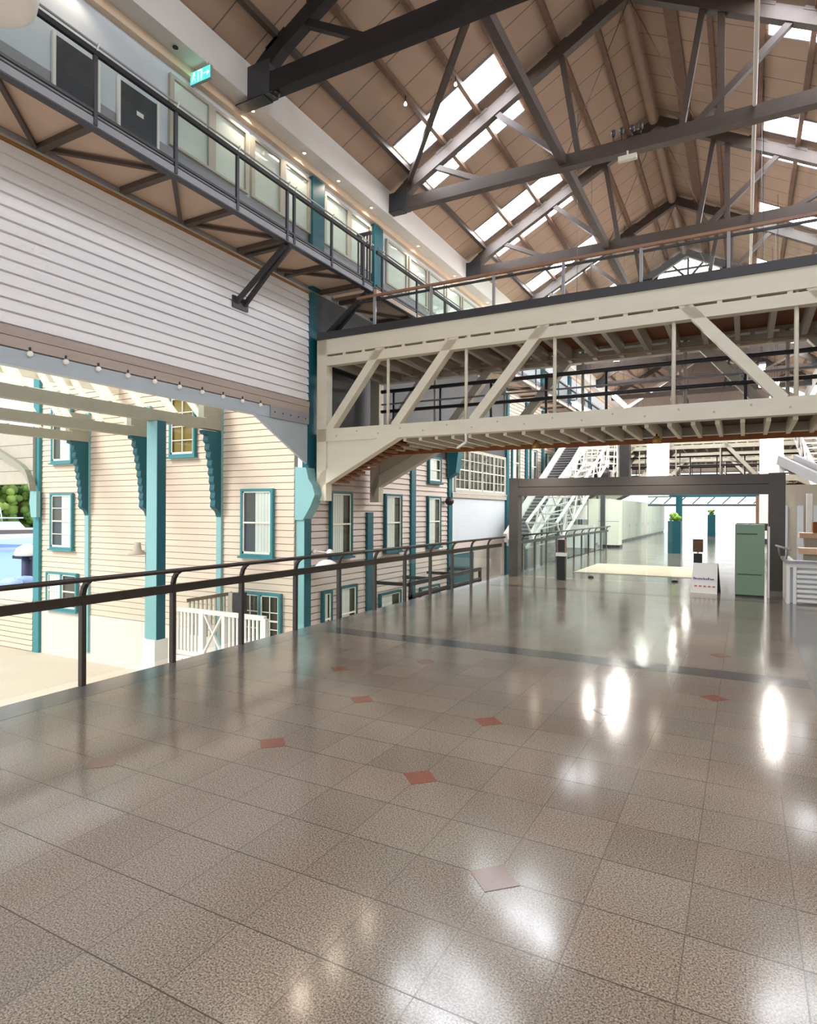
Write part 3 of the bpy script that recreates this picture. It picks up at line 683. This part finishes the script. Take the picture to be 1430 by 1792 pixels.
tag(MB().tube((RX - .12, 2, RZ - .32), (RX - .12, 57, RZ - .32), .15, 14).build('ridge_pipe', 'pipe'), 'thick beige pipe running under the roof ridge', 'pipe')
tag(MB().tube((.16, 9, 10.95), (.13, 57, 10.95), .045, 8).build('sprinkler_pipe', 'light_pipe'), 'thin pale sprinkler pipe running lengthwise right of the trusses', 'pipe')

TY = [10.33, 16.4, 22.3, 28.3, 34.2, 40.2, 46.1, 52.0]
def truss(cz=10.8, lo=.17, hi=.16, c='black_steel'):
    t = thing('roof_truss', 'dark timber roof truss', 'truss', (0, 0, 0))
    MB().box(-9.42, XF + .3, -.13, .13, cz - lo, cz + hi).build('bottom_chord', c, t)
    MB().box(-9.8, -9.0, -.15, .15, cz - lo - .03, cz - lo).build('seat_plate', 'black', t)
    for s in (0, 1):
        def X(v): return v if s == 0 else 2 * RX - v
        MB().beam((X(-9.3), 0, 10.95), (X(-8.6), 0, rz(-8.6) - .33), .24, .36).build('rafter_foot', c, t)
        MB().beam((X(-9.0), 0, rz(-9.0) - .36), (X(RX), 0, RZ - .36), .22, .32).build('rafter', c, t)
        MB().box(min(X(-9.455), X(-8.85)), max(X(-9.455), X(-8.85)), -.15, .15, cz - lo - .01, 11.16).build('foot_shoe', 'steel', t)
        MB().beam((X(-4.15), 0, cz + .1), (X(-6.1), 0, rz(-6.1) - .5), .15, .16, (0, 1, 0)).build('lower_strut', c, t)
        MB().beam((X(-6.5), 0, cz + .1), (X(-7.95), 0, rz(-7.95) - .5), .14, .16, (0, 1, 0)).build('heel_strut', c, t)
        MB().beam((X(-3.85), 0, cz + .1), (X(-4.3), 0, rz(-4.3) - .5), .14, .15, (0, 1, 0)).build('upper_web', c, t)
        MB().tube((X(-4.2), 0, cz + .1), (RX, 0, RZ - .5), .012, 6).build('tie_rod', 'purlin', t)
        for v in (-8.72, -7.65, -6.6, -5.55, -4.4, -3.5):
            MB().beam((X(v) - .25, 0, rz(v - .25) - .19 if s == 0 else rz(X(v) - .25) - .19), (X(v) + .25, 0, rz(X(v) + .25) - .19), .24, .08).build('cleat', c, t)
    MB().box(-.62, -.46, -.07, .07, cz, rz(-.53) - .5).build('king_post', c, t)
    MB().box(-3.9, -3.3, -.16, .16, cz - .2, cz + .2).bm.free()
    return t
tr = truss(10.72, .26, .17, 'black_truss'); tr.location = (0, TY[0], 0)
tr['label'] = 'nearest dark timber roof truss, cut by the top of the photo'
t2 = truss()
for i, y in enumerate(TY[1:], 1):
    c = t2 if i == 1 else copy_tree(t2); c.location = (0, y, 0); c['label'] = f'dark timber roof truss, {ORD[i]} from the front'
for o in list(COL.objects):
    if o.name.startswith('roof_truss'): o['group'] = 'roof trusses'
t = thing('bracing_beam', 'dark lengthwise beam tying the roof trusses on the left', 'beam', (-4.24, 0, 10.84), kind='thing')
MB().box(-.09, .09, -7, 57, -.13, .13).build('timber', 'black_steel', t)
t = thing('bracing_strut', 'dark diagonal roof brace from the lengthwise beam to the second truss foot', 'brace', (-4.24, 10.33, 10.84))
MB().beam((0, 0, 0), (-4.5, 5.9, .55), .12, .14).build('strut', 'black_steel', t)
# skylights
def sky(label, xa, xb, y0, y1):
    t = thing('skylight', label, 'skylight', ((xa + xb) / 2, y0, 0), group='skylight strips', kind='thing')
    cx = (xa + xb) / 2
    def zz(x): return rz(x) - .012
    n = 3
    for k in range(n):
        a = xa + (xb - xa) * k / n; e = xa + (xb - xa) * (k + .975) / n
        MB().prism([(a - cx, 0, zz(a)), (e - cx, 0, zz(e)), (e - cx, y1 - y0, zz(e)), (a - cx, y1 - y0, zz(a))], (0, 0, .01)).build('sheet', 'sky_panel', t)
    d = .05
    for yy in (-d / 2, y1 - y0 + d / 2): MB().beam((xa - cx, yy, zz(xa)), (xb - cx, yy, zz(xb)), d, .04).build('edge_frame', 'grey_paint', t)
for i, y in enumerate(TY[1:7], 1):
    for side in (0, 1):
        for j, (a, c) in enumerate(((-1.32, -.36), (.46, 1.2))):
            xa, xb = (-8.63, -5.7)
            if side: xa, xb = 2 * RX + 5.7, 2 * RX + 8.63
            sky(f'bright skylight strip on the {"right" if side else "left"} slope, just {"in front of" if j == 0 else "behind"} the {ORD[i]} roof truss', xa, xb, y + a, y + c)

# added linear lights that brighten the far hall and stand for its streaks
for i, (x, y, z) in enumerate(((-4.6, 20.5, 5.0), (.4, 20.5, 5.6), (-4.6, 27, 6.3), (1.0, 27, 6.3), (-4.6, 33, 6.6), (1.0, 32, 6.6), (-4.0, 44, 7.0), (.6, 44, 7.0), (-4.0, 52, 7.0), (.6, 52, 7.0))):
    t = thing('fill_light', f'added bright linear batten light hung in the far hall, {"left" if x < -1 else "right"} line, {ORD[i // 2]} from the bridge', 'light', (x, y, z), group='added linear lights of the far hall')
    MB().box(-.08, .08, -1.4, 1.4, 0, .06).build('housing', 'grey_paint', t); MB().tube((0, -1.38, -.09), (0, 1.38, -.09), .04, 8).build('tube', 'fill' if i < 2 else 'fill_far', t)
    for yy in (-1.3, 1.3): MB().box(-.03, .03, yy - .03, yy + .03, -.09, 0).build('end_holder', 'grey_paint', t)
    for yy in (-1.0, 1.0): MB().tube((0, yy, .05), (0, yy, rz(x) - z), .008, 5).build('hanger_wire', 'steel', t)
for y in (5.0, 9.6):  # strips added out of view to light the near hall
    sky(f'added unseen skylight strip on the right slope overhead, {"farther" if y < 6 else "nearer"} one before the row in view', 2 * RX + 5.7, 2 * RX + 8.63, y - 1.6, y)
# fittings on the chord
t = thing('emergency_light', 'small cream emergency light hung under the second roof truss', 'light', (-2.61, 16.28, 10.56))
MB().box(-.22, .22, -.06, .06, -.16, -.04).build('case', 'cream', t); MB().box(-.02, .02, -.02, .02, -.04, .08).build('stem', 'cream', t)
for i, x in enumerate((-2.95, -2.75, -2.5, -2.3)):
    t = thing('truss_spotlight', f'small dark spotlight standing on the second truss chord, {ORD[i]} from the left', 'spotlight', (x, 16.25, 10.98), group='spotlights on the second truss')
    MB().tube((0, 0, -.02), (0, 0, .1), .015, 6).build('stem', 'black', t); MB().lathe((0, 0, .08), [(.03, 0), (.06, .05), (.06, .15), (0, .16)], 10).build('head', 'steel', t)
t = thing('security_camera', 'small black camera under the foot of the nearest truss', 'camera', (-8.84, 10.3, 10.56))
MB().tube((0, 0, .08), (0, 0, -.06), .02, 6).build('stem', 'black', t); MB().ball((.08, 0, -.10), .09, 2).build('dome', 'black', t)
for i, (x, y) in enumerate(((-7.62, 13.9), (-6.55, 14.6))):
    t = thing('roof_spotlight', f'small lit spotlight clamped on a left roof purlin, {"lower" if i == 0 else "upper"} of two', 'spotlight', (x, y, rz(x) - .2))
    MB().tube((0, 0, .05), (0, 0, -.08), .02, 6).build('stem', 'black', t); MB().lathe((0, 0, -.2), [(.035, 0), (.04, .03), (.02, .08)], 12).build('head', 'spot_glow', t)

# arched window far down under the ridge
t = thing('arched_window', 'arched window with dark frame under the far roof ridge', 'window', (-2.6, 34.9, 13.35), kind='structure')
n = 20; R0 = 1.62
MB().prism([(R0 * math.cos(math.pi * k / n), 0, R0 * .95 * math.sin(math.pi * k / n)) for k in range(n + 1)], (0, .03, 0)).build('pane', 'arch_panel', t)
m = MB()
for k in range(n):
    a, c = math.pi * k / n, math.pi * (k + 1) / n
    m.beam((R0 * math.cos(a), -.03, R0 * .95 * math.sin(a)), (R0 * math.cos(c), -.03, R0 * .95 * math.sin(c)), .16, .2, (0, 1, 0))
for a in (.3, .5, .7): m.beam((0, -.03, .2), (R0 * math.cos(math.pi * a), -.03, R0 * .95 * math.sin(math.pi * a)), .08, .1, (0, 1, 0))
m.beam((-R0, -.03, 0), (R0, -.03, 0), .1, .16, (0, 1, 0)).beam((-1.3, -.03, .75), (1.3, -.03, .75), .08, .1, (0, 1, 0)); m.build('frame', 'black_steel', t)
tag(MB().box(-9.5, XF, 58.2, 58.5, 5.0, 10.6).prism([(-9.5, 58.2, 10.6), (XF, 58.2, 10.6), (RX, 58.2, RZ)], (0, .3, 0)).build('wall_end', 'fascia'), 'grey-brown gable wall at the far end of the hall', 'wall', kind='structure')

# ------------------------------------------------------------------ right side of the hall
WX = 5.1
b = MB(); clap(b, 'x', WX, -8, 58, GZ, 7.4, .2, -1)
tag(b.build('wall_right', 'cream_siding'), 'weatherboard wall on the right side of the far hall', 'wall', kind='structure')
tag(MB().box(WX, WX + .15, -8, 58, 7.4, 11.0).build('wall_right_upper', 'bluegrey'), 'pale upper gallery wall on the right side', 'wall', kind='structure')
tag(MB().box(XF - .1, XF + .05, -8, 58, 10.54, 11.28).build('eave_beam_right', 'plaster'), 'white fascia beam along the right eave', 'beam', kind='structure')
t = thing('gallery_walkway', 'right-hand gallery walkway beyond the timber bridge', 'walkway', (WX - .02, 0, 7.36), 0)
t.rotation_euler = (0, 0, math.pi); t.location = (WX - .02, 71.5, 7.36)
gallery(t, 14.5, 54.0, [15 + 2.0 * k for k in range(20)], [(15 + 4.1 * k, 17 + 4.1 * k) for k in range(9)], 'grey_paint')
for i in range(6):
    window(f'teal window on the right wall, {ORD[i]} beyond the bridge', -Z3, (WX - .03, 20.5 + 5.4 * i, 3.6), 1.0, 1.7, (0, 1), .6, 1, 'dark_pane', 'teal_dark')

# ------------------------------------------------------------------ entrance portal
t = thing('entrance_portal', 'wide bronze entrance portal frame with glass doors under the bridge', 'doorway', (0, 15.5, 0))
for xa, xb in ((-5.32, -5.08), (.45, .76)): MB().box(xa, xb, -.16, .16, 0, 2.5).build('jamb_post', 'portal', t)
MB().box(-5.08, .45, -.14, .14, 2.275, 2.48).build('upper_header', 'portal', t)
MB().box(-5.08, .45, -.15, .15, 2.05, 2.26).build('lower_header', 'portal', t)
MB().box(-5.08, .45, -.10, .10, 2.255, 2.28).build('shadow_gap', 'black', t)
xs = [-5.08, -3.4, -1.45, -.3, .45]
for a, c in ((-5.07, -3.42), (-3.39, -2.02)): MB().box(a, c, -.006, .006, .02, 2.05).build('glass_pane', 'door_glass', t)
MB().box(-2.0, -1.47, .05, .062, .02, 2.05).build('sliding_glass', 'door_glass', t)
for i, x in enumerate((-3.38, -1.44)):
    tag(MB().lathe((x, 15.96, 0), [(.07, 0), (.07, .03), (.04, .06)], 12).build('door_stop', 'black'), f'small round black floor stop by the glass doors, {"left" if i == 0 else "right"} one', 'door stop')

# ------------------------------------------------------------------ things near the portal
def pedestal(label, x, y, poster):
    t = thing('reader_pedestal', label, 'pedestal', (x, y, 0))
    MB().box(-.10, .10, -.06, .06, 0, .58).build('base', 'black', t)
    if poster:
        MB().box(-.12, .12, -.03, .03, .62, .95).build('poster', 'poster', t); MB().box(-.02, .02, -.015, .015, .57, .63).build('stem', 'white', t)
    else:
        MB().box(-.115, .115, -.10, .08, .58, .66).build('tray', 'white', t)
        MB().box(-.10, .10, -.04, .05, .66, .98).build('backboard', 'wood_rail', t); MB().box(-.075, .085, -.055, -.04, .68, .97).build('screen', 'black', t)
pedestal('black pedestal with white tray and dark screen inside the left glass door', -3.89, 15.06, False)
pedestal('black pedestal with a brown poster on top, behind the white sign', -1.06, 17.9, True)

t = thing('sandwich_board', 'white A-frame sandwich board on the floor in front of the portal', 'sign', (-.70, 14.28, 0), math.radians(-8))
MB().prism([(-.25, -.20, .0), (.25, -.20, .0), (.23, -.02, .60), (-.23, -.02, .60)], (0, .02, 0)).build('front_board', 'white', t)
MB().prism([(-.25, .20, .0), (.25, .20, .0), (.23, .03, .60), (-.23, .03, .60)], (0, .02, 0)).build('rear_board', 'steel', t)
def on_board(x, z): return (x, -.20 + .18 * z / .6 - .006, z)
m = MB()
wd = [.03, .04, .025, .03, .035, .02, .035, .03, .04, .03, .035]; x = -.20
for k, w_ in enumerate(wd):
    h = .03 if k not in (0, 5, 8) else .05
    m.beam(on_board(x, .27), on_board(x, .27 + h), .006, w_ * .45, (1, 0, 0)); m.beam(on_board(x, .27 + h * .5), on_board(x + w_ * .8, .27 + h * .5), .012, .006, (0, 1, 0)); x += w_ + .004
m.build('lettering', 'ink', t)
for k in range(5): MB().beam(on_board(-.18 + k * .085, .14), on_board(-.13 + k * .085, .14), .03, .006, (0, 1, 0)).build('red_mark', 'red_ink', t)

t = thing('green_kiosk', 'tall sage green metal kiosk cabinet beside the right portal post', 'cabinet', (.095, 14.15, 0))
MB().box(-.255, .255, -.22, .22, .04, 1.42).build('body', 'sage', t)
MB().box(-.25, .25, -.21, .21, 0, .04).build('plinth', 'black', t)
MB().box(-.23, .13, -.226, -.219, 1.22, 1.245).build('slot', 'sage_dark', t); MB().box(-.21, .21, -.226, -.219, .43, .45).build('slot', 'sage_dark', t)
MB().box(-.20, .18, -.224, -.218, 1.30, 1.38).build('door_plate', 'sage', t)
tag(MB().box(.40, .435, 13.95, 14.3, 0, 1.38).build('bright_edge_strip', 'white'), 'narrow white strip for the glowing right edge of the green kiosk', 'board')  # bright right edge of the kiosk, built as a white strip

tag(MB().box(-4.1, -1.1, 17.2, 20.4, 0, .012).build('entrance_mat', 'mat_peach'), 'sand coloured entrance mat behind the glass doors', 'mat')

# ivory cabinets
t = thing('tall_locker', 'tall ivory locker with dark plinth and a slim dark post, nearest of the ivory row', 'cabinet', (-5.55, 30.2, 0))
MB().box(-.5, .47, -.2, .5, .12, 2.2).build('body', 'cab', t); MB().box(-.54, .5, -.24, .5, 0, .12).build('plinth', 'black', t)
MB().box(-.36, -.16, -.32, -.2, .12, 2.6).build('post', 'steel', t); MB().box(-.49, .46, -.21, -.2, 1.2, 1.225).build('joint', 'grey_paint', t)
for i in range(9):
    y = 33.2 + 2.7 * i
    t = thing('ivory_cabinet', f'ivory cabinet with dark plinth in the long row, {ORD[i]} from the front', 'cabinet', (-5.9, y, 0), group='ivory cabinets down the hall')
    MB().box(-1.0, 0, -1.3, 1.3, .12, 2.3).build('body', 'cab', t); MB().box(-1.0, -.05, -1.3, 1.3, 0, .12).build('plinth', 'black', t)
    for s in (-1, 1):
        MB().box(0, .02, s * .65 - .62, s * .65 + .62, .2, 1.2).build('door', 'cab', t); MB().box(0, .02, s * .65 - .62, s * .65 + .62, 1.24, 2.25).build('door', 'cab', t)
    MB().box(.021, .03, -.9, -.4, .8, .95).build('label_plate', 'bluegrey', t)
t = thing('notice_stand', 'white notice board on a stand behind the far railing', 'sign', (-6.9, 29.4, 0))
MB().box(-.5, .5, -.03, .03, 1.3, 1.95).build('board', 'white', t); MB().box(-.45, -.2, -.04, -.03, 1.42, 1.9).build('panel', 'grey_paint', t)
for x in (-.35, .35): MB().box(x - .03, x + .03, -.03, .03, 0, 1.3).build('leg', 'grey_paint', t)
tag(MB().box(-7.4, -6.0, 28.9, 29.1, 0, 1.05).build('white_partition', 'white'), 'low white partition at the end of the far railing', 'partition')

def planter(label, x, y, h=1.15):
    t = thing('teal_planter', label, 'planter', (x, y, 0))
    MB().box(-.24, .24, -.24, .24, 0, h).build('pot', 'teal_dark', t)
    m = MB()
    for k in range(26):
        a = random.uniform(0, 6.28); r = random.uniform(0, .2)
        m.ball((r * math.cos(a), r * math.sin(a), h + .05 + random.uniform(0, .22)), .09, 1)
    m.build('foliage', 'leaf', t)
planter('tall teal planter with bright leaves, nearest of two in the far hall', -2.48, 27.4, 1.3)
planter('teal planter farther down the bright end of the hall', -2.0, 48.0, 1.5)
t = thing('dark_bench', 'dark blue seat unit near the right portal post, far inside', 'bench', (.9, 30, 0))
MB().box(-.9, .6, -.4, .4, .35, .55).build('seat', 'pile', t); MB().box(-.8, .5, -.3, .3, 0, .35).build('base', 'white', t); MB().box(-1.2, .1, .1, .4, .9, 1.2).build('backrest', 'black', t)

# white piers and far portal
for i, (xa, xb) in enumerate(((-4.35, -3.4), (.62, 1.58))):
    t = thing('white_pier', f'tall white boxed pier in the far hall, {"left" if i == 0 else "right"} of the two', 'pier', ((xa + xb) / 2, 34, 0))
    MB().box(-.48, .48, -.5, .5, 2.45 if i == 0 else 0, 3.3).build('shaft', 'white', t); MB().box(-.48, .48, -.5, .5, 3.34, 6.2).build('upper_shaft', 'white', t); MB().box(-.46, .46, -.48, .48, 3.3, 3.34).build('joint', 'grey_paint', t)
t = thing('far_portal', 'green tinted steel cross frame between the white piers', 'frame', (-1.4, 36, 0))
MB().box(-3.2, 2.6, -.1, .1, 2.45, 2.85).build('header', 'teal_dark', t); MB().box(-3.2, 2.6, -.1, .1, 1.98, 2.08).build('lower_bar', 'steel', t)
MB().box(-1.8, -1.5, -.15, .15, 0, 2.5).build('post', 'teal_dark', t); MB().box(1.9, 2.1, -.15, .15, 0, 2.5).build('post', 'wood_rail', t)
for k in range(8): MB().beam((-3.1 + k * .7, 0, 2.1), (-2.75 + k * .7, 0, 2.45), .05, .05).build('web_bar', 'teal_dark', t)

# ------------------------------------------------------------------ inclined conveyor and white lattice machinery
t = thing('belt_conveyor', 'inclined ribbed conveyor with white sides rising behind the portal', 'conveyor', (-8.5, 27.0, 1.0))
sl = .5; Ln = 11.0; S0 = -1.3
MB().prism([(-.42, S0, S0 * sl), (.42, S0, S0 * sl), (.42, Ln, Ln * sl), (-.42, Ln, Ln * sl)], (0, 0, .06)).build('belt', 'belt', t)
for k in range(39):
    y = -1.2 + k * .31
    MB().box(-.42, .42, y, y + .06, y * sl + .06, y * sl + .12).build('rib', 'steel', t)
for x in (-.56, .56): MB().beam((x, S0, S0 * sl + .15), (x, Ln, Ln * sl + .15), .16, .42).build('side_beam', 'lattice', t)
for k in range(6):
    y = -1 + 2.3 * k
    MB().box(-.6, .6, y - .05, y + .05, y * sl - .35, y * sl - .2).build('cross_frame', 'lattice', t)
for k in (0, 4.5, 9): MB().beam((-.5, k, k * sl - .2), (-.5, k - .2, GZ - 1), .12, .12).beam((.5, k, k * sl - .2), (.5, k - .2, GZ - 1), .12, .12).build('trestle_leg', 'lattice', t)

def lattice(label, x, y, z, L, sl, w, h, name='lattice_boom', n=12):
    t = thing(name, label, 'machinery', (x, y, z))
    def P(a, s, v): return (s * w / 2, a, a * sl + v)
    for s in (-1, 1):
        for v in (0, h): MB().beam(P(0, s, v), P(L, s, v), .09, .09).build('chord', 'lattice', t)
    for k in range(n):
        a, c = L * k / n, L * (k + 1) / n
        for s in (-1, 1):
            MB().beam(P(a, s, 0 if k % 2 else h), P(c, s, h if k % 2 else 0), .06, .06).build('web', 'lattice', t)
        MB().beam(P(a, -1, h), P(a, 1, h), .06, .06).beam(P(a, -1, 0), P(c, 1, 0), .05, .05).build('cross_bar', 'lattice', t)
    return t
lattice('white lattice boom of the bale elevator, right of the ribbed conveyor', -7.0, 24.0, .2, 10.5, .40, 1.2, 1.0)
t = lattice('dense white steel lattice tower of the elevator above the portal', -7.1, 35.8, 3.4, 1.8, .0, 1.75, 2.3, 'lattice_tower', 6)
MB().tube((-.3, -.1, .35), (.5, -.1, .35), .32, 20).build('drum', 'black', t); MB().box(1.0, 1.5, .2, .8, -.2, 2.3).build('motor_casing', 'black', t)
for k in range(6):
    MB().beam((-.85, -.02, .3 + k * .38), (.85, -.02, .1 + k * .4), .07, .07).build('front_bar', 'lattice', t)
    MB().beam((-.8 + k * .3, -.06, .1), (-.7 + k * .3, -.06, 2.3), .05, .06).build('front_post', 'lattice', t)
lattice('grey-white lattice boom on the right of the far hall', 2.9, 27, 2.0, 14, .28, 1.0, .9)
t = thing('belt_conveyor', 'grey inclined chute at the right edge, beside the portal post', 'conveyor', (1.9, 22.0, 2.2))
for x in (0, .45): MB().beam((x - .9, 2.0, 1.2), (x + .4, -.5, .2), .12, .3).build('side_beam', 'grey_paint', t)
MB().beam((-.68, 2.0, 1.1), (.62, -.5, .1), .4, .06).build('belt', 'belt', t)
MB().box(-.9, -.75, 1.9, 2.05, -2.2, 1.3).box(.4, .55, -.55, -.4, -2.2, .3).build('leg', 'lattice', t)

# ------------------------------------------------------------------ right-hand louvre counter and benches
t = thing('louvre_counter', 'white slatted counter at the right edge of the floor', 'counter', (.68, 13.3, 0))
MB().box(0, .05, 0.04, 1.2, 0, .74).build('side_board', 'white', t)
for xa in (0, .10, 2.5): MB().box(xa, xa + .055, -.02, .039, 0, .66).build('stile', 'white', t)
MB().box(0, 2.56, 0, .04, .66, .74).build('top_board', 'white', t)
for k in range(7): MB().beam((.16, .02, .06 + k * .088), (2.5, .02, .06 + k * .088), .05, .05).build('slat', 'white', t)
MB().box(.04, 2.54, .07, .1, .01, .7).build('backing', 'bluegrey', t)
MB().box(-.04, 2.6, -.05, .12, .745, .785).box(-.04, .12, .12, 1.3, .745, .785).build('stone_cap', 'grey_paint', t)
t = thing('side_handrail', 'short bronze handrail on the louvre counter by the portal post', 'handrail', (.62, 13.4, .785))
MB().tube((-.04, 1.6, .19), (.12, .0, .19), .022, 8).build('handrail', 'grey_paint', t)
for y in (.2, 1.3): MB().tube((.08 - .05 * y, y, 0), (.10 - .09 * y, y, .19), .015, 8).build('post', 'grey_paint', t)
for i, (x, y, w, z) in enumerate(((1.0, 15.2, 2.5, .80), (1.1, 16.6, 2.5, 1.08))):
    t = thing('timber_bench', f'peach timber bench behind the louvre counter, {"front" if i == 0 else "rear"} one', 'bench', (x, y, 0))
    MB().box(0, w, 0, .5, z, z + .12).build('seat', 'deckwood', t); MB().box(.1, w - .1, .1, .4, -.3, z).build('base', 'cream_dull', t)
tag(MB().box(1.36, 1.75, 16.7, 17.0, 1.2, 1.45).build('brown_box', 'brown_timber'), 'brown box on the peach bench near the white posts', 'box')
for i, x in enumerate((1.62, 2.02, 2.4)):
    tag(MB().box(x - .07, x + .07, 20.9, 21.05, -.3, 2.2).build('white_post', 'lattice'), f'slim white post behind the peach benches, {ORD[i]} from the portal', 'post', 'white posts behind the benches', 'thing')
tag(MB().box(.9, 4.9, 16, 29, -.8, -.3).build('floor_side', 'mid_granite'), 'side floor right of the far walkway', 'floor', kind='structure')
tag(MB().box(1.9, 4.9, 21.3, 21.5, 2.2, 2.45).build('white_lintel', 'white'), 'white rail across the top of the slim white posts', 'rail')
tag(MB().box(1.0, 4.9, 24.6, 24.8, -.3, 2.6).build('wall_glazed', 'cream_dull'), 'grey shopfront wall behind the slim white posts', 'wall', kind='structure')
for k in range(6):
    tag(MB().box(1.1 + k * .45, 1.28 + k * .45, 24.5, 24.58, 0, 1.9).build('pale_panel', 'bluegrey'), f'narrow pale panel on the grey shopfront, {ORD[k]} from the portal', 'panel', 'pale shopfront panels')

# ------------------------------------------------------------------ waterfront
t = thing('mooring_pile', 'dark navy mooring pile with white cap at the quay edge', 'pile', (-41.3, 24.2, -4.4))
MB().tube((0, 0, -.6), (0, 0, 3.0), .32, 12).build('shaft', 'pile', t); MB().lathe((0, 0, 3.0), [(.7, 0), (.75, .15), (.6, .5), (.2, .75), (0, .78)], 14).build('cap', 'white', t)
MB().box(-1.5, 1.5, -.1, .1, 2.75, 2.95).build('fender_rail', 'black', t)
tag(MB().ball((-40.2, 22.6, GZ + .3), .55, 2, (1.6, 1, .55)).ball((-40.4, 23.5, GZ + .35), .5, 2, (1, 1.4, .6)).build('tarpaulin_heap', 'hull_blue'), 'crumpled blue tarpaulin heap on the quay by the mooring pile', 'tarpaulin')
def yacht(label, x, y, rz_, s=1.0):
    t = thing('motor_yacht', label, 'boat', (x, y, -4.4), rz_)
    st = [(-8, .9, 1.4), (-7, 1.9, 1.6), (-3, 2.3, 1.8), (2, 2.2, 2.1), (6, 1.3, 2.5), (8.5, .1, 2.8)]
    m = MB(); rings = []
    for xx, w, h in st: rings.append([m.bm.verts.new((xx * s, v * s, z * s)) for v, z in ((-w, h), (-w * .75, 0), (0, -.4), (w * .75, 0), (w, h))])
    for a, c in zip(rings, rings[1:]):
        for i in range(4): m._f([a[i], a[i + 1], c[i + 1], c[i]])
        m._f([a[4], a[0], c[0], c[4]])
    m._f(rings[0]); m._f(rings[-1]); m.build('hull', 'hull', t)
    MB().prism([(-6 * s, -1.6 * s, 1.7 * s), (4 * s, -1.6 * s, 2 * s), (2 * s, -1.4 * s, 3.4 * s), (-5.5 * s, -1.4 * s, 3.4 * s)], (0, 3.1 * s, 0)).build('cabin', 'hull', t)
    MB().prism([(-4.5 * s, -1.62 * s, 2.5 * s), (3 * s, -1.62 * s, 2.6 * s), (2.2 * s, -1.5 * s, 3.15 * s), (-4.3 * s, -1.5 * s, 3.15 * s)], (0, 3.15 * s, 0)).build('window_band', 'boat_glass', t)
    MB().prism([(-4.5 * s, -1.2 * s, 3.4 * s), (.5 * s, -1.2 * s, 3.4 * s), (-.3 * s, -1 * s, 4.4 * s), (-4 * s, -1 * s, 4.4 * s)], (0, 2.3 * s, 0)).build('flybridge', 'hull', t)
    MB().box(-4.6 * s, .2 * s, -1.3 * s, 1.3 * s, 4.9 * s, 5.05 * s).build('hardtop', 'hull', t)
    MB().tube((-2.5 * s, 0, 4.4 * s), (-2.8 * s, 0, 6.6 * s), .07, 6).build('mast', 'hull', t)
    MB().beam((-7.8 * s, -2.2 * s, .75 * s), (5.0 * s, -1.75 * s, .9 * s), .06, .5).build('stripe', 'hull_blue', t)
yacht('white motor yacht moored beyond the quay, nearest the mooring pile', -94.5, 54.5, math.radians(63), .95)
yacht('white motor yacht behind the nearest one, its cabin cut by the left photo edge', -101, 66, math.radians(50), .85)
yacht('white motor yacht farthest back in front of the trees', -113.5, 58, math.radians(62), 1.0)
tag(MB().box(-330, -121, 10, 190, -5.0, -3.4).build('shore_land', 'tree_dark'), 'far shore below the trees', 'land', kind='structure')
for r in range(3):
    for i in range(7):
        d = 148 + r * 13 + random.uniform(-3, 3); a = math.radians(144.5 + i * 1.9 + r * .7)
        x, y = d * math.cos(a), d * math.sin(a)
        h = 13 + r * 3.2 + random.uniform(-1.5, 1.5)
        t = thing('shore_tree', f'bushy green tree on the far shore, {["front", "middle", "back"][r]} row, {ORD[i]} from the right', 'tree', (x, y, -3.6), group='trees on the far shore')
        m = MB()
        for q in range(90):
            u, v = random.uniform(-1, 1), random.uniform(0, 6.283); rr = math.sqrt(1 - u * u)
            m.ball((3.9 * rr * math.cos(v), 3.9 * rr * math.sin(v), h * .54 + u * h * .46), random.uniform(.6, 1.25), 1)
        m.build('foliage', 'tree' if (i + r) % 3 else 'tree_dark', t)
        MB().tube((0, 0, 0), (0, 0, h * .5), .35, 8).build('trunk', 'bark', t)

# ------------------------------------------------------------------ light
w = bpy.data.worlds.new('sky'); SC.world = w; w.use_nodes = True
bg = w.node_tree.nodes['Background']; bg.inputs[0].default_value = (.93, .97, 1.0, 1); bg.inputs[1].default_value = 1.35
sd = bpy.data.lights.new('sun', 'SUN'); sd.energy = 2.5; sd.angle = math.radians(22); sd.color = (1, .95, .86)
so = bpy.data.objects.new('sun', sd); COL.objects.link(so)
dv = Vector((.42, .75, -.62)).normalized(); so.rotation_euler = dv.to_track_quat('-Z', 'Y').to_euler()

SC.view_settings.view_transform = 'Standard'; SC.view_settings.look = 'None'; SC.view_settings.gamma = 1.0
SC.view_settings.use_curve_mapping = False; SC.view_settings.exposure = 0.3
SC.cycles.use_denoising = True
SC.cycles.max_bounces = 8; SC.cycles.diffuse_bounces = 5; SC.cycles.glossy_bounces = 4; SC.cycles.transparent_max_bounces = 24
SC.cycles.sample_clamp_indirect = 6.0
